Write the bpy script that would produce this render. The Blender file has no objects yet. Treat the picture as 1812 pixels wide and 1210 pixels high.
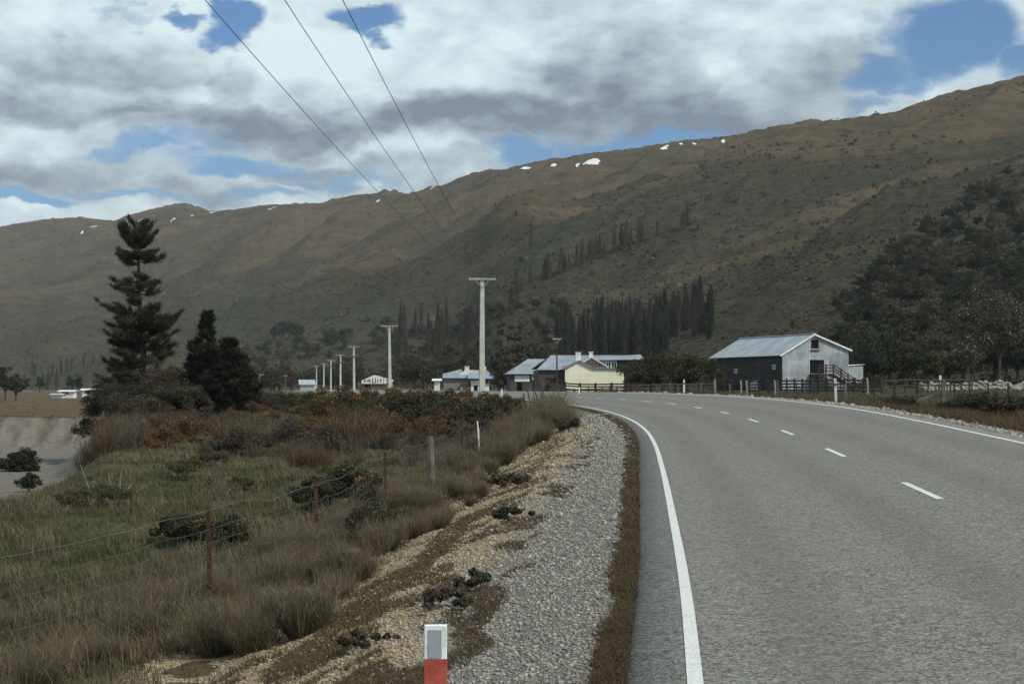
import bpy, math, random
import numpy as np
from mathutils import Vector, Matrix
R = math.radians
rng = np.random.default_rng(7)
random.seed(7)
S = bpy.context.scene
COL = S.collection

# ------------------------------------------------------------------ camera
F_PX, YH, EYE = 2889.4, 687.6, 1.811
PITCH = math.atan((YH-605)/F_PX)
cd = bpy.data.cameras.new('camera'); cam = bpy.data.objects.new('camera', cd); COL.objects.link(cam)
cam.location = (0, 0, EYE); cam.rotation_euler = (R(90)+PITCH, 0, 0)
cd.sensor_width = 36; cd.lens = 36*F_PX/1812; cd.clip_start = .1; cd.clip_end = 30000
S.camera = cam

# ------------------------------------------------------------------ exposure, sun
S.view_settings.view_transform = 'Standard'; S.view_settings.look = 'None'
S.view_settings.exposure = 0.24; S.view_settings.gamma = 1
HAZE = 0.55e-4
SUN_AZ, SUN_EL = R(122), R(44)          # azimuth clockwise from +Y (view direction)
sdir = Vector((math.sin(SUN_AZ)*math.cos(SUN_EL), math.cos(SUN_AZ)*math.cos(SUN_EL), math.sin(SUN_EL)))
sl = bpy.data.lights.new('sun', 'SUN'); sl.energy = 3.0; sl.angle = R(.6); sl.color = (1, .92, .79)
so = bpy.data.objects.new('sun', sl); COL.objects.link(so)
so.rotation_euler = sdir.to_track_quat('Z', 'Y').to_euler()

# ------------------------------------------------------------------ node helper
class NT:
    def __init__(s, tree): s.t = tree; s.n = tree.nodes; s.l = tree.links
    def new(s, typ, props=None, **ins):
        n = s.n.new(typ)
        for k, v in (props or {}).items(): setattr(n, k, v)
        for k, v in ins.items():
            key = int(k[1:]) if k[0] == 'i' and k[1:].isdigit() else k.replace('_', ' ')
            s.put(n.inputs[key], v)
        return n
    def put(s, sock, v):
        if isinstance(v, bpy.types.NodeSocket): s.l.new(v, sock)
        elif isinstance(v, bpy.types.Node): s.l.new(v.outputs[0], sock)
        else:
            if sock.type == 'RGBA' and len(v) == 3: v = (*v, 1)
            sock.default_value = v
    def m(s, op, a, b=0.0, c=0.0, clamp=False):
        n = s.n.new('ShaderNodeMath'); n.operation = op; n.use_clamp = clamp
        s.put(n.inputs[0], a); s.put(n.inputs[1], b); s.put(n.inputs[2], c); return n.outputs[0]
    def vm(s, op, a, b=(0, 0, 0)):
        n = s.n.new('ShaderNodeVectorMath'); n.operation = op
        s.put(n.inputs[0], a); s.put(n.inputs[1], b); return n
    def mix(s, f, a, b, typ='MIX'):
        n = s.n.new('ShaderNodeMix'); n.data_type = 'RGBA'; n.blend_type = typ
        s.put(n.inputs[0], f); s.put(n.inputs[6], a); s.put(n.inputs[7], b); return n.outputs[2]
    def noise(s, vec, scale, detail=4, rough=.55, dist=0.0):
        n = s.new('ShaderNodeTexNoise', Scale=scale, Detail=detail, Roughness=rough, Distortion=dist)
        s.put(n.inputs['Vector'], vec); return n.outputs[0]
    def ss(s, x, lo, hi, a=0.0, b=1.0):
        n = s.n.new('ShaderNodeMapRange'); n.interpolation_type = 'SMOOTHSTEP'
        s.put(n.inputs[0], x); s.put(n.inputs[1], lo); s.put(n.inputs[2], hi); s.put(n.inputs[3], a); s.put(n.inputs[4], b)
        return n.outputs[0]

# ------------------------------------------------------------------ world: Nishita sky with broken clouds
W = bpy.data.worlds.new('World'); S.world = W; W.use_nodes = True
w = NT(W.node_tree); w.n.clear()
sky = w.new('ShaderNodeTexSky', dict(sky_type='NISHITA', sun_disc=False, sun_elevation=SUN_EL, sun_rotation=SUN_AZ,
            altitude=300, air_density=1.3, dust_density=.3, ozone_density=2.5))
geo = w.new('ShaderNodeTexCoord').outputs['Generated']
sep = w.new('ShaderNodeSeparateXYZ', Vector=geo)
az = w.m('ARCTAN2', sep.outputs[0], sep.outputs[1]); el = w.m('ARCSINE', sep.outputs[2])
comb = w.new('ShaderNodeCombineXYZ', X=az, Y=w.m('MULTIPLY', el, 1.7)).outputs[0]
warp = w.new('ShaderNodeTexNoise', Scale=9.0, Detail=5.0, Roughness=.6); w.put(warp.inputs['Vector'], comb)
wv = w.vm('SCALE', w.vm('SUBTRACT', warp.outputs[1], (.5, .5, .5)).outputs[0]); wv.inputs[3].default_value = .085
P0 = w.new('ShaderNodeCombineXYZ', X=az, Y=el).outputs[0]
P1 = w.vm('ADD', P0, wv.outputs[0]).outputs[0]
def dirpx(x, y): return (math.atan((x-906)/F_PX), math.atan((YH-y)/F_PX))
def blobs(lst, soft=1.0):
    tot = None
    for x, y, rx, ry, a in lst:
        c = dirpx(x, y)
        d = w.vm('SUBTRACT', P1, (c[0], c[1], 0)).outputs[0]
        d = w.vm('MULTIPLY', d, (F_PX/rx, F_PX/ry, 0)).outputs[0]
        L = w.vm('LENGTH', d).outputs['Value']
        g = w.ss(L, 1.6, .35, 0.0, a)
        tot = g if tot is None else w.m('MAXIMUM', tot, g)
    return tot
holes = blobs([(425, 32, 50, 34, .95), (340, 18, 40, 16, .8), (640, 14, 56, 24, .95), (235, 18, 70, 12, .5), (1670, 80, 120, 95, 1.0), (1590, 150, 85, 38, .85),
               (1800, 130, 60, 50, .8), (1540, 190, 50, 14, .6), (430, 285, 170, 28, .74), (230, 262, 110, 22, .62), (330, 250, 120, 20, .5), (600, 322, 120, 16, .6),
               (930, 285, 80, 30, .85), (1120, 258, 160, 34, 1.0), (1030, 240, 40, 14, .5), (1260, 235, 90, 16, .8), (80, 382, 90, 16, .95), (260, 362, 120, 14, .6), (470, 350, 90, 14, .6)])
greys = blobs([(560, 222, 330, 38, .72), (900, 205, 340, 60, .84), (1180, 200, 330, 70, .78), (1110, 150, 190, 70, .65), (200, 120, 190, 60, .6), (140, 185, 190, 32, .65), (300, 110, 120, 70, .45),
               (1420, 150, 150, 70, .5), (110, 330, 170, 55, .62), (330, 345, 150, 36, .55), (560, 305, 160, 26, .55), (420, 140, 45, 50, .65), (400, 225, 140, 26, .55), (1300, 60, 120, 26, .3),
               (800, 300, 120, 22, .35)])
brights = blobs([(360, 60, 130, 60, .8), (560, 110, 160, 80, .7), (60, 70, 110, 60, .5), (260, 165, 180, 22, .5), (1400, 70, 190, 60, .6), (1560, 60, 90, 60, .5), (760, 100, 190, 60, .5), (720, 268, 100, 26, .5),
                 (60, 250, 100, 36, .5), (390, 318, 80, 18, .45), (1050, 245, 60, 22, .4), (1620, 165, 90, 22, .5), (60, 395, 60, 14, .8), (1780, 130, 60, 24, .5)])
n1 = w.noise(comb, 14.0, 9, .62, .2); n2 = w.noise(comb, 5.0, 3, .5); n3 = w.noise(comb, 36.0, 5, .6)
general = w.ss(n2, .50, .62, 0.0, .8)
infr = w.m('MULTIPLY', w.ss(w.m('ABSOLUTE', az), .36, .46, 1.0, 0.0), w.ss(el, .28, .36, 1.0, 0.0))
holes2 = w.m('ADD', holes, w.m('MULTIPLY', general, w.m('SUBTRACT', 1.0, infr)))
dens = w.m('SUBTRACT', w.m('ADD', .98, w.m('MULTIPLY', w.m('SUBTRACT', n1, .5), 1.2)), w.m('MULTIPLY', holes2, 1.0))
cov = w.ss(dens, .14, .80)
cov = w.m('MULTIPLY', cov, w.ss(holes2, .55, 1.0, 1.0, .93))
shade = w.m('ADD', w.m('SUBTRACT', w.m('MULTIPLY', greys, .88), w.m('MULTIPLY', brights, .45)), w.m('MULTIPLY', w.m('SUBTRACT', n1, .47), .85))
shade = w.m('ADD', shade, w.m('MULTIPLY', w.m('SUBTRACT', n3, .5), .45))
nA = w.noise(comb, 11.0, 8, .58, .15); sh_ = w.vm('ADD', comb, (-.010, .022, 0)).outputs[0]; nB = w.noise(sh_, 11.0, 8, .58, .15)
shade = w.m('ADD', shade, w.m('MULTIPLY', w.m('SUBTRACT', nB, nA), 1.45))
shade = w.m('ADD', shade, .25, clamp=True)
ccol = w.mix(shade, (.66, .785, .82), (.150, .185, .255))
skyb = w.new('ShaderNodeBackground', Color=w.mix(1.0, sky.outputs[0], (.45, .76, 1.16), 'MULTIPLY'), Strength=.068)
cb = w.new('ShaderNodeBackground', Color=ccol, Strength=1.0)
mx = w.new('ShaderNodeMixShader', Fac=cov, i1=skyb.outputs[0], i2=cb.outputs[0])
w.new('ShaderNodeOutputWorld', Surface=mx.outputs[0])
W.cycles.sampling_method = 'MANUAL'; W.cycles.sample_map_resolution = 512

# ------------------------------------------------------------------ numpy noise
_perm = np.random.default_rng(3).permutation(4096).astype(np.int64)
def _g(ix, iy, seed):
    h = _perm[(ix+seed*131) & 4095]; h = _perm[(h+iy) & 4095]
    a = h*(2*np.pi/4096); return np.cos(a), np.sin(a)
def pn(x, y, seed=0):
    x = np.asarray(x, float); y = np.asarray(y, float)
    x0 = np.floor(x).astype(np.int64); y0 = np.floor(y).astype(np.int64); fx = x-x0; fy = y-y0
    u = fx*fx*fx*(fx*(fx*6-15)+10); v = fy*fy*fy*(fy*(fy*6-15)+10)
    def d(i, j):
        gx, gy = _g(x0+i, y0+j, seed); return gx*(fx-i)+gy*(fy-j)
    a = d(0, 0)*(1-u)+d(1, 0)*u; b = d(0, 1)*(1-u)+d(1, 1)*u
    return (a*(1-v)+b*v)*1.5
def fbm(x, y, o=4, seed=0, rough=.5):
    t = 0; a = 1; n = 0
    for i in range(o):
        t = t+a*pn(x*2**i, y*2**i, seed+i); n += a; a *= rough
    return t/n
def ridged(x, y, o=4, seed=0, rough=.5):
    t = 0; a = 1; n = 0
    for i in range(o):
        t = t+a*(1-np.abs(pn(x*2**i, y*2**i, seed+i))*2); n += a; a *= rough
    return t/n
def sst(x, a, b):
    t = np.clip((x-a)/(b-a), 0, 1); return t*t*(3-2*t)

# ------------------------------------------------------------------ mesh helpers
def link(name, me, mat=None, parent=None):
    o = bpy.data.objects.new(name, me); COL.objects.link(o)
    if mat is not None:
        for mm in (mat if isinstance(mat, (list, tuple)) else [mat]): me.materials.append(mm)
    if parent is not None: o.parent = parent
    return o
def mesh_np(name, V, Fc, smooth=False, attrs=None, fattrs=None, mi=None):
    V = np.ascontiguousarray(V, np.float32); Fc = np.ascontiguousarray(Fc, np.int32); k = Fc.shape[1]
    me = bpy.data.meshes.new(name); me.vertices.add(len(V)); me.vertices.foreach_set('co', V.ravel())
    me.loops.add(Fc.size); me.loops.foreach_set('vertex_index', Fc.ravel())
    me.polygons.add(len(Fc)); me.polygons.foreach_set('loop_start', np.arange(0, Fc.size, k, dtype=np.int32))
    if smooth: me.polygons.foreach_set('use_smooth', np.ones(len(Fc), bool))
    if mi is not None: me.polygons.foreach_set('material_index', np.ascontiguousarray(mi, np.int32))
    me.update(calc_edges=True)
    for n, a in (attrs or {}).items():
        at_ = me.attributes.new(n, 'FLOAT', 'POINT'); at_.data.foreach_set('value', np.ascontiguousarray(a, np.float32))
    for n, a in (fattrs or {}).items():
        at_ = me.attributes.new(n, 'FLOAT', 'FACE'); at_.data.foreach_set('value', np.ascontiguousarray(a, np.float32))
    return me
def grid_faces(nr, nc):
    i = np.arange(nr*nc).reshape(nr, nc)
    return np.stack([i[:-1, :-1], i[:-1, 1:], i[1:, 1:], i[1:, :-1]], -1).reshape(-1, 4)
class MB:
    def __init__(s): s.v = []; s.f = []
    def poly(s, pts, faces):
        b = len(s.v); s.v += [tuple(p) for p in pts]; s.f += [tuple(i+b for i in f) for f in faces]; return s
    def hexa(s, p):   # 8 pts: bottom 4 ccw, top 4 ccw
        return s.poly(p, [(3, 2, 1, 0), (4, 5, 6, 7), (0, 1, 5, 4), (1, 2, 6, 5), (2, 3, 7, 6), (3, 0, 4, 7)])
    def box(s, x0, x1, y0, y1, z0, z1):
        return s.hexa([(x0, y0, z0), (x1, y0, z0), (x1, y1, z0), (x0, y1, z0), (x0, y0, z1), (x1, y0, z1), (x1, y1, z1), (x0, y1, z1)])
    def slab(s, quad, t, up=None):   # quad thickened by t along -normal
        q = [Vector(p) for p in quad]; n = (q[1]-q[0]).cross(q[2]-q[0]).normalized()
        lo = [p-n*t for p in q]; return s.hexa(lo+q)
    def bar(s, a, b, w_, h_=None, twist=0):
        a = Vector(a); b = Vector(b); h_ = h_ or w_; d = (b-a).normalized()
        up = Vector((0, 0, 1)) if abs(d.z) < .95 else Vector((0, 1, 0))
        x = d.cross(up).normalized()*w_/2; y = x.cross(d).normalized()*h_/2
        return s.hexa([a-x-y, a+x-y, a+x+y, a-x+y, b-x-y, b+x-y, b+x+y, b-x+y])
    def tube(s, pts, r, n=8, cap=True):
        pts = [Vector(p) for p in pts]; r = r if isinstance(r, (list, tuple)) else [r]*len(pts)
        base = len(s.v); side = None
        for i, p in enumerate(pts):
            d = (pts[min(i+1, len(pts)-1)]-pts[max(i-1, 0)]).normalized()
            if side is None:
                side = d.cross(Vector((0, 0, 1)) if abs(d.z) < .9 else Vector((0, 1, 0))).normalized()
            side = (side-d*side.dot(d)).normalized(); o = d.cross(side)
            for k in range(n):
                a = 2*math.pi*k/n; s.v.append(tuple(p+(side*math.cos(a)+o*math.sin(a))*r[i]))
        for i in range(len(pts)-1):
            for k in range(n):
                a = base+i*n+k; b = base+i*n+(k+1) % n; s.f.append((a, b, b+n, a+n))
        if cap:
            s.f.append(tuple(base+n-1-k for k in range(n))); e = base+(len(pts)-1)*n; s.f.append(tuple(e+k for k in range(n)))
        return s
    def build(s, name, mat, parent=None, smooth=False, bevel=0):
        me = bpy.data.meshes.new(name); me.from_pydata(s.v, [], s.f); me.update()
        if smooth:
            for p in me.polygons: p.use_smooth = True
        o = link(name, me, mat, parent)
        if bevel:
            b = o.modifiers.new('b', 'BEVEL'); b.width = bevel; b.segments = 2; b.limit_method = 'ANGLE'
        return o
def tag(o, label=None, cat=None, group=None, kind=None):
    if label: o['label'] = label
    if cat: o['category'] = cat
    if group: o['group'] = group
    if kind: o['kind'] = kind
    return o
def empty(name, loc, rz=0):
    o = bpy.data.objects.new(name, None); COL.objects.link(o); o.location = loc; o.rotation_euler = (0, 0, rz)
    o.empty_display_size = .2; return o
def kids(o, allobjs=None): return [c for c in COL.objects if c.parent == o]
def copy_thing(parts, root, loc, rz=0, sc=1.0, label=None):
    r = root.copy(); COL.objects.link(r); r.location = loc; r.rotation_euler = (0, 0, rz)
    r.scale = sc if isinstance(sc, (tuple, list)) else (sc, sc, sc)
    if label: r['label'] = label
    for c in parts:
        d = c.copy(); COL.objects.link(d); d.parent = r
    return r

# ------------------------------------------------------------------ materials
MATS = {}
def mat(name, col, rough=.8, spec=.3, metal=0.0, var=.25, scale=3.0, bump=0.0, bscale=40.0, col2=None, tint=None, stripes=None, trans=0.0, coord='Object', stain=None):
    if name in MATS: return MATS[name]
    m = bpy.data.materials.new(name); m.use_nodes = True; t = NT(m.node_tree); t.n.clear()
    out = t.new('ShaderNodeOutputMaterial'); b = t.new('ShaderNodeBsdfPrincipled', Roughness=rough, Metallic=metal)
    b.inputs['Specular IOR Level'].default_value = spec
    co = t.new('ShaderNodeTexCoord').outputs[coord] if coord != 'Pos' else t.new('ShaderNodeNewGeometry').outputs['Position']
    n = t.noise(co, scale, 5, .6)
    c2 = col2 or tuple(c*(1-var) for c in col)
    c = t.mix(t.ss(n, .35, .65), c2, tuple(min(1, c_*(1+var*.4)) for c_ in col))
    if tint:      # per-face random value 'tint' picks between three leaf colours
        a = t.new('ShaderNodeAttribute', dict(attribute_name='tint')).outputs['Fac']
        cc = t.mix(t.ss(a, 0, .55), tint[0], tint[1]); cc = t.mix(t.ss(a, .6, 1), cc, tint[2])
        c = t.mix(.35, cc, c, 'MIX') if col else cc
    if stripes:   # corrugated sheet: stripe axis scale
        ax, sc_, amt = stripes
        wv_ = t.new('ShaderNodeTexWave', dict(wave_type='BANDS', bands_direction=ax), Scale=sc_, Distortion=.3, Detail=1.0)
        t.put(wv_.inputs['Vector'], co)
        st = t.new('ShaderNodeMapping'); t.put(st.inputs[0], co); st.inputs['Scale'].default_value = (1.2, 1.2, .25) if ax != 'Y' else (.2, 1.4, .4)
        nn = t.noise(st.outputs[0], 1.3, 4, .65)
        c = t.mix(t.m('MULTIPLY', wv_.outputs[1], amt), c, tuple(x*.62 for x in col))
        c = t.mix(t.ss(nn, .45, .7, 0, .5), c, stain or tuple(x*.65 for x in col))
    t.put(b.inputs['Base Color'], c)
    if bump:
        bn = t.new('ShaderNodeBump', Strength=bump, Distance=.02, Height=t.noise(co, bscale, 4, .6)); t.put(b.inputs['Normal'], bn.outputs[0])
    if trans:
        tr = t.new('ShaderNodeBsdfTranslucent', Color=c); mxs = t.new('ShaderNodeMixShader', Fac=trans, i1=b.outputs[0], i2=tr.outputs[0])
        t.put(out.inputs[0], mxs.outputs[0])
    else: t.put(out.inputs[0], b.outputs[0])
    MATS[name] = m; return m

# ------------------------------------------------------------------ road alignment (station table: x, y, heading, crown height, cross fall)
SS = [-20, -10, 0, 10, 20, 30, 40, 50, 60, 70, 80, 90, 100, 110, 120, 130, 140, 150, 160, 170, 180, 190, 200, 210, 220, 230]
XS = [2.285, 3.677, 4.699, 5.54, 6.331, 7.077, 7.697, 8.104, 8.246, 8.104, 7.679, 7.005, 6.154, 5.204, 4.201, 3.138, 1.977, 0.6936, -0.7122, -2.221, -3.811, -5.459, -7.142, -8.839, -10.54, -12.23]
YS = [-8.536, 1.366, 11.31, 21.28, 31.25, 41.22, 51.2, 61.19, 71.19, 81.19, 91.18, 101.2, 111.1, 121.1, 131, 141, 150.9, 160.8, 170.7, 180.6, 190.5, 200.3, 210.2, 220.1, 229.9, 239.8]
ZS = [-0.008446, 0.09946, 0.2443, 0.3891, 0.5246, 0.6531, 0.7754, 0.8783, 0.9618, 1.037, 1.096, 1.132, 1.159, 1.184, 1.204, 1.223, 1.239, 1.25, 1.257, 1.264, 1.27, 1.277, 1.283, 1.29, 1.297, 1.303]
ES = [0.01966, 0.02905, 0.04166, 0.05468, 0.06796, 0.08142, 0.09333, 0.09937, 0.09952, 0.0981, 0.09659, 0.09498, 0.09323, 0.09023, 0.08499, 0.07855, 0.07279, 0.06907, 0.06687, 0.06487, 0.06266, 0.06024, 0.05777, 0.05538, 0.05309, 0.05092]
def _cr(vals, s):
    v = np.array(vals); v = np.concatenate([[2*v[0]-v[1]], v, [2*v[-1]-v[-2]]])
    t = (s+20)/10; i = np.clip(t.astype(int), 0, len(vals)-2); f = t-i
    p0, p1, p2, p3 = v[i], v[i+1], v[i+2], v[i+3]
    return .5*(2*p1+(p2-p0)*f+(2*p0-5*p1+4*p2-p3)*f*f+(3*p1-p0-3*p2+p3)*f**3)
_s = np.arange(-20, 230.01, 1.0)
cX, cY, cZ, cE = [_cr(v, _s) for v in (XS, YS, ZS, ES)]
def _ext(a, n0, d0, n1, d1): return np.concatenate([a[0]+d0*np.arange(-n0, 0), a, a[-1]+d1*np.arange(1, n1+1)])
N0, N1 = 160, 600
cX = _ext(cX, N0, cX[1]-cX[0], N1, cX[-1]-cX[-2]); cY = _ext(cY, N0, cY[1]-cY[0], N1, cY[-1]-cY[-2])
cZ = _ext(cZ, N0, .004, N1, .0); cE = _ext(cE, N0, 0, N1, 0)
cS = np.arange(-20-N0, 230+N1+.1, 1.0)[:len(cX)]
cT = np.arctan2(np.gradient(cX), np.gradient(cY))
HW = 3.45
def roadco(X, Y):
    s = np.interp(Y, cY, cS)
    for _ in range(4):
        x = np.interp(s, cS, cX); y = np.interp(s, cS, cY); t = np.interp(s, cS, cT)
        s = s+np.clip((X-x)*np.sin(t)+(Y-y)*np.cos(t), -30, 30)*.9
    x = np.interp(s, cS, cX); y = np.interp(s, cS, cY); t = np.interp(s, cS, cT)
    off = (X-x)*np.cos(t)-(Y-y)*np.sin(t)
    return s, off, np.interp(s, cS, cZ), np.interp(s, cS, cE)
def rpt(s, off, dz=0.0):
    x = np.interp(s, cS, cX); y = np.interp(s, cS, cY); t = np.interp(s, cS, cT)
    return np.stack([x+off*np.cos(t), y-off*np.sin(t), np.interp(s, cS, cZ)+np.interp(s, cS, cE)*off+dz], -1)
PITX = lambda Y: np.interp(Y, [40, 50, 74, 100, 120, 143], [-13, -15.5, -20, -26.5, -30.5, -35.5])
def zg(X, Y, detail=True):
    X = np.asarray(X, float); Y = np.asarray(Y, float)
    s, off, zc, e = roadco(X, Y)
    dL = -off-HW; dR = off-HW
    zl = zc-e*HW; zr = zc+e*HW
    # left side: shoulder, ditch, fence bench, then the low ground
    n1 = fbm(X*.12, Y*.12, 3, 11); n2 = fbm(X*.5, Y*.5, 3, 12); n3 = fbm(X*2.2, Y*2.2, 3, 13)
    prof = np.interp(dL, [-9, -.2, .41, .52, 1.1, 2.2, 3.0, 4.0, 5.2, 6.5], [-.12, -.12, -.03, -.02, -.05, -.15, -.42, -.78, -.84, -.9])
    rough = sst(dL, 1.8, 3.6)
    low = -.78+n1*.45-.0*Y+np.clip((Y-60)/400, 0, 1)*.25
    low = low+.55*np.exp(-(((X+9)/9)**2+((Y-78)/14)**2))+1.1*sst(Y, 300, 900)+1.0*sst(Y, 68, 104)*sst(X, -26, -15)*(1-sst(Y, 150, 260))
    blend = sst(dL, 5.0, np.interp(Y, [20, 60, 140], [9, 16, 30]))
    zleft = (zl+prof)*(1-blend)+low*blend+rough*(n2*.13+n3*.035*detail)
    # gravel pit
    edge = PITX(Y)+1.6*fbm(Y*.15, X*.02, 3, 5)
    pm = sst(edge-X, -3.0, 1.5)*sst(Y, 38, 50)*(1-sst(Y+2.4*ridged(X*.45, Y*.05, 4, 8), 140.0, 146.5))
    zleft = zleft*(1-pm)+(-3.1+n2*.08)*pm
    base = 1.05+np.clip(dR-4, 0, 80)*.016+n1*.12+.3*sst(Y, 300, 700)
    profr = np.interp(dR, [-9, .2, .55, .7, 1.3, 2.4, 3.4, 5], [-.12, -.12, -.03, -.02, -.07, -.22, -.42, -.45])
    b2 = sst(dR, 3, 12)
    zright = (zr+profr)*(1-b2)+base*b2+sst(dR, 1.6, 3.4)*(n2*.12+n3*.03*detail)
    under = np.where(off < 0, zc+e*off-.12, zc+e*off-.12)
    z = np.where(off < -HW-.41, zleft, np.where(off > HW+.55, zright, under))
    return z
def zg1(x, y): return float(zg(np.array([x]), np.array([y]))[0])
def ray(px, py):
    a = (px-906)/F_PX; b = -(py-605)/F_PX; c, s_ = math.cos(PITCH), math.sin(PITCH)
    return a/(c-b*s_), (b*c+s_)/(c-b*s_)          # X/Y , (Z-EYE)/Y
def at(px, py, Y):
    u, v = ray(px, py); return Vector((u*Y, Y, EYE+v*Y))
def on_ground(px, py, y0=6, y1=600):
    u, v = ray(px, py); Y = np.exp(np.linspace(math.log(y0), math.log(y1), 900))
    z = zg(u*Y, Y); hit = np.nonzero(z >= EYE+v*Y)[0]
    Yh = Y[hit[0]] if len(hit) else y1
    return Vector((u*Yh, Yh, zg1(u*Yh, Yh)))
def base_at(px, Y):
    u, _ = ray(px, 688); return Vector((u*Y, Y, zg1(u*Y, Y)))

# ---- ground sheet: perspective-friendly tensor grid, real heights
yy = np.concatenate([-np.exp(np.linspace(math.log(500), math.log(4), 60)), np.linspace(-3, 4, 20), np.exp(np.linspace(math.log(4.2), math.log(1500), 900))])
uu = np.linspace(-.62, .62, 760)
YY, UU = np.meshgrid(yy, uu, indexing='ij')
XX = UU*np.sqrt(YY**2+28**2)
ZZ = zg(XX, YY)
s_, off_, _, _ = roadco(XX, YY)
dL = -off_-HW; dR = off_-HW
patch = fbm(XX*.35, YY*.35, 4, 21); pn2 = fbm(XX*1.3, YY*1.3, 3, 22); pn3 = fbm(XX*.08, YY*.06, 3, 23)
gr = sst(dL, .3, .4)*(1-sst(dL+patch*2.2+pn2*.9, 3.0, 3.8))
scree = sst(dL, 2.2, 2.9)*(1-sst(dL, 4.6, 5.3))*sst(patch*1.0+pn2*.8, -.18, .08)*(1-sst(YY, 40, 66))
sand = sst(dL+pn2*.8+patch, 1.6, 2.3)*(YY < 80)
gr = np.maximum(gr, scree)
gr = np.maximum(gr, sst(dR, .2, .3)*(1-sst(dR+patch*.7+pn2*.5, 1.1, 1.7)))
gr = np.where((dL < .45) & (dR < .3), 1, gr)
pitm = sst(PITX(YY)-XX+2*patch, -2.5, .5)*sst(YY, 38, 50)*(1-sst(YY, 144, 146.5))
field = sst(YY, 143, 150)*(1-sst(XX, -12, 10))
green = sst(pn3+.3*patch, -.15, .25)
GV = np.stack([XX, YY, ZZ], -1).reshape(-1, 3)

def ground_material():
    m = bpy.data.materials.new('ground'); m.use_nodes = True; t = NT(m.node_tree); t.n.clear()
    pos = t.new('ShaderNodeNewGeometry').outputs['Position']
    A = lambda n: t.new('ShaderNodeAttribute', dict(attribute_name=n)).outputs['Fac']
    nf = t.noise(pos, 9, 6, .7); nm = t.noise(pos, 1.3, 5, .6); nl = t.noise(pos, .12, 4, .6); nvf = t.noise(pos, 45, 3, .6)
    grassc = t.mix(t.ss(nf, .35, .65), (.038, .042, .022), (.085, .084, .042))
    dry = t.mix(t.ss(nf, .35, .65), (.050, .038, .022), (.110, .082, .047))
    c = t.mix(t.m('MULTIPLY', t.ss(nm, .4, .62), t.m('SUBTRACT', 1, t.m('MULTIPLY', A('green'), .7))), grassc, dry)
    red = t.mix(nf, (.05, .03, .02), (.09, .055, .035))
    c = t.mix(t.m('MULTIPLY', t.ss(nl, .5, .68), .5), c, red)
    fc = t.mix(t.ss(nm, .35, .65), (.055, .042, .025), (.14, .095, .05))
    c = t.mix(t.m('MULTIPLY', A('field'), .75), c, fc)
    pitc = t.mix(t.ss(nm, .3, .7), (.12, .112, .095), (.185, .172, .148)); pitc = t.mix(t.m('MULTIPLY', t.ss(nf, .5, .65), .5), pitc, (.10, .085, .065))
    c = t.mix(A('pit'), c, pitc)
    # gravel: cells of pale grey, cream, rusty and blue-grey stones
    vor = t.new('ShaderNodeTexVoronoi', Scale=26.0, Randomness=1.0); t.put(vor.inputs['Vector'], pos)
    r = t.new('ShaderNodeSeparateColor', Color=vor.outputs['Color']).outputs
    gc = t.mix(t.ss(r[0], .1, .9), (.10, .098, .09), (.34, .33, .295))
    gc = t.mix(t.m('MULTIPLY', t.ss(r[1], .72, .8), .7), gc, (.30, .235, .16))
    gc = t.mix(t.m('MULTIPLY', t.ss(r[2], .8, .86), .6), gc, (.14, .155, .17))
    gc = t.mix(t.ss(vor.outputs['Distance'], .30, .62, 0, .75), gc, (.06, .052, .042))
    gc = t.mix(t.ss(nvf, .4, .7, 0, .4), gc, (.12, .105, .085))
    gc = t.mix(t.m('MULTIPLY', A('sand'), .85), gc, t.mix(t.ss(r[0], .1, .9), (.19, .145, .085), (.44, .36, .23)))
    gm = t.m('ADD', A('gravel'), t.m('MULTIPLY', t.m('SUBTRACT', nm, .5), 1.1)); gm = t.m('ADD', gm, t.m('MULTIPLY', t.m('SUBTRACT', nf, .5), .8))
    c = t.mix(t.ss(gm, .42, .6), c, gc)
    b = t.new('ShaderNodeBsdfPrincipled', Base_Color=c, Roughness=.92); b.inputs['Specular IOR Level'].default_value = .15
    hh = t.m('ADD', t.m('MULTIPLY', nf, 1.0), t.m('MULTIPLY', vor.outputs['Distance'], -.6))
    t.put(b.inputs['Normal'], t.new('ShaderNodeBump', Strength=.8, Distance=.05, Height=hh).outputs[0])
    t.new('ShaderNodeOutputMaterial', Surface=b.outputs[0]); return m
me = mesh_np('ground', GV, grid_faces(*XX.shape), True, attrs=dict(gravel=gr.ravel(), pit=pitm.ravel(), field=field.ravel(), green=green.ravel(), sand=sand.ravel()))
tag(link('ground', me, ground_material()), kind='structure')

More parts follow.
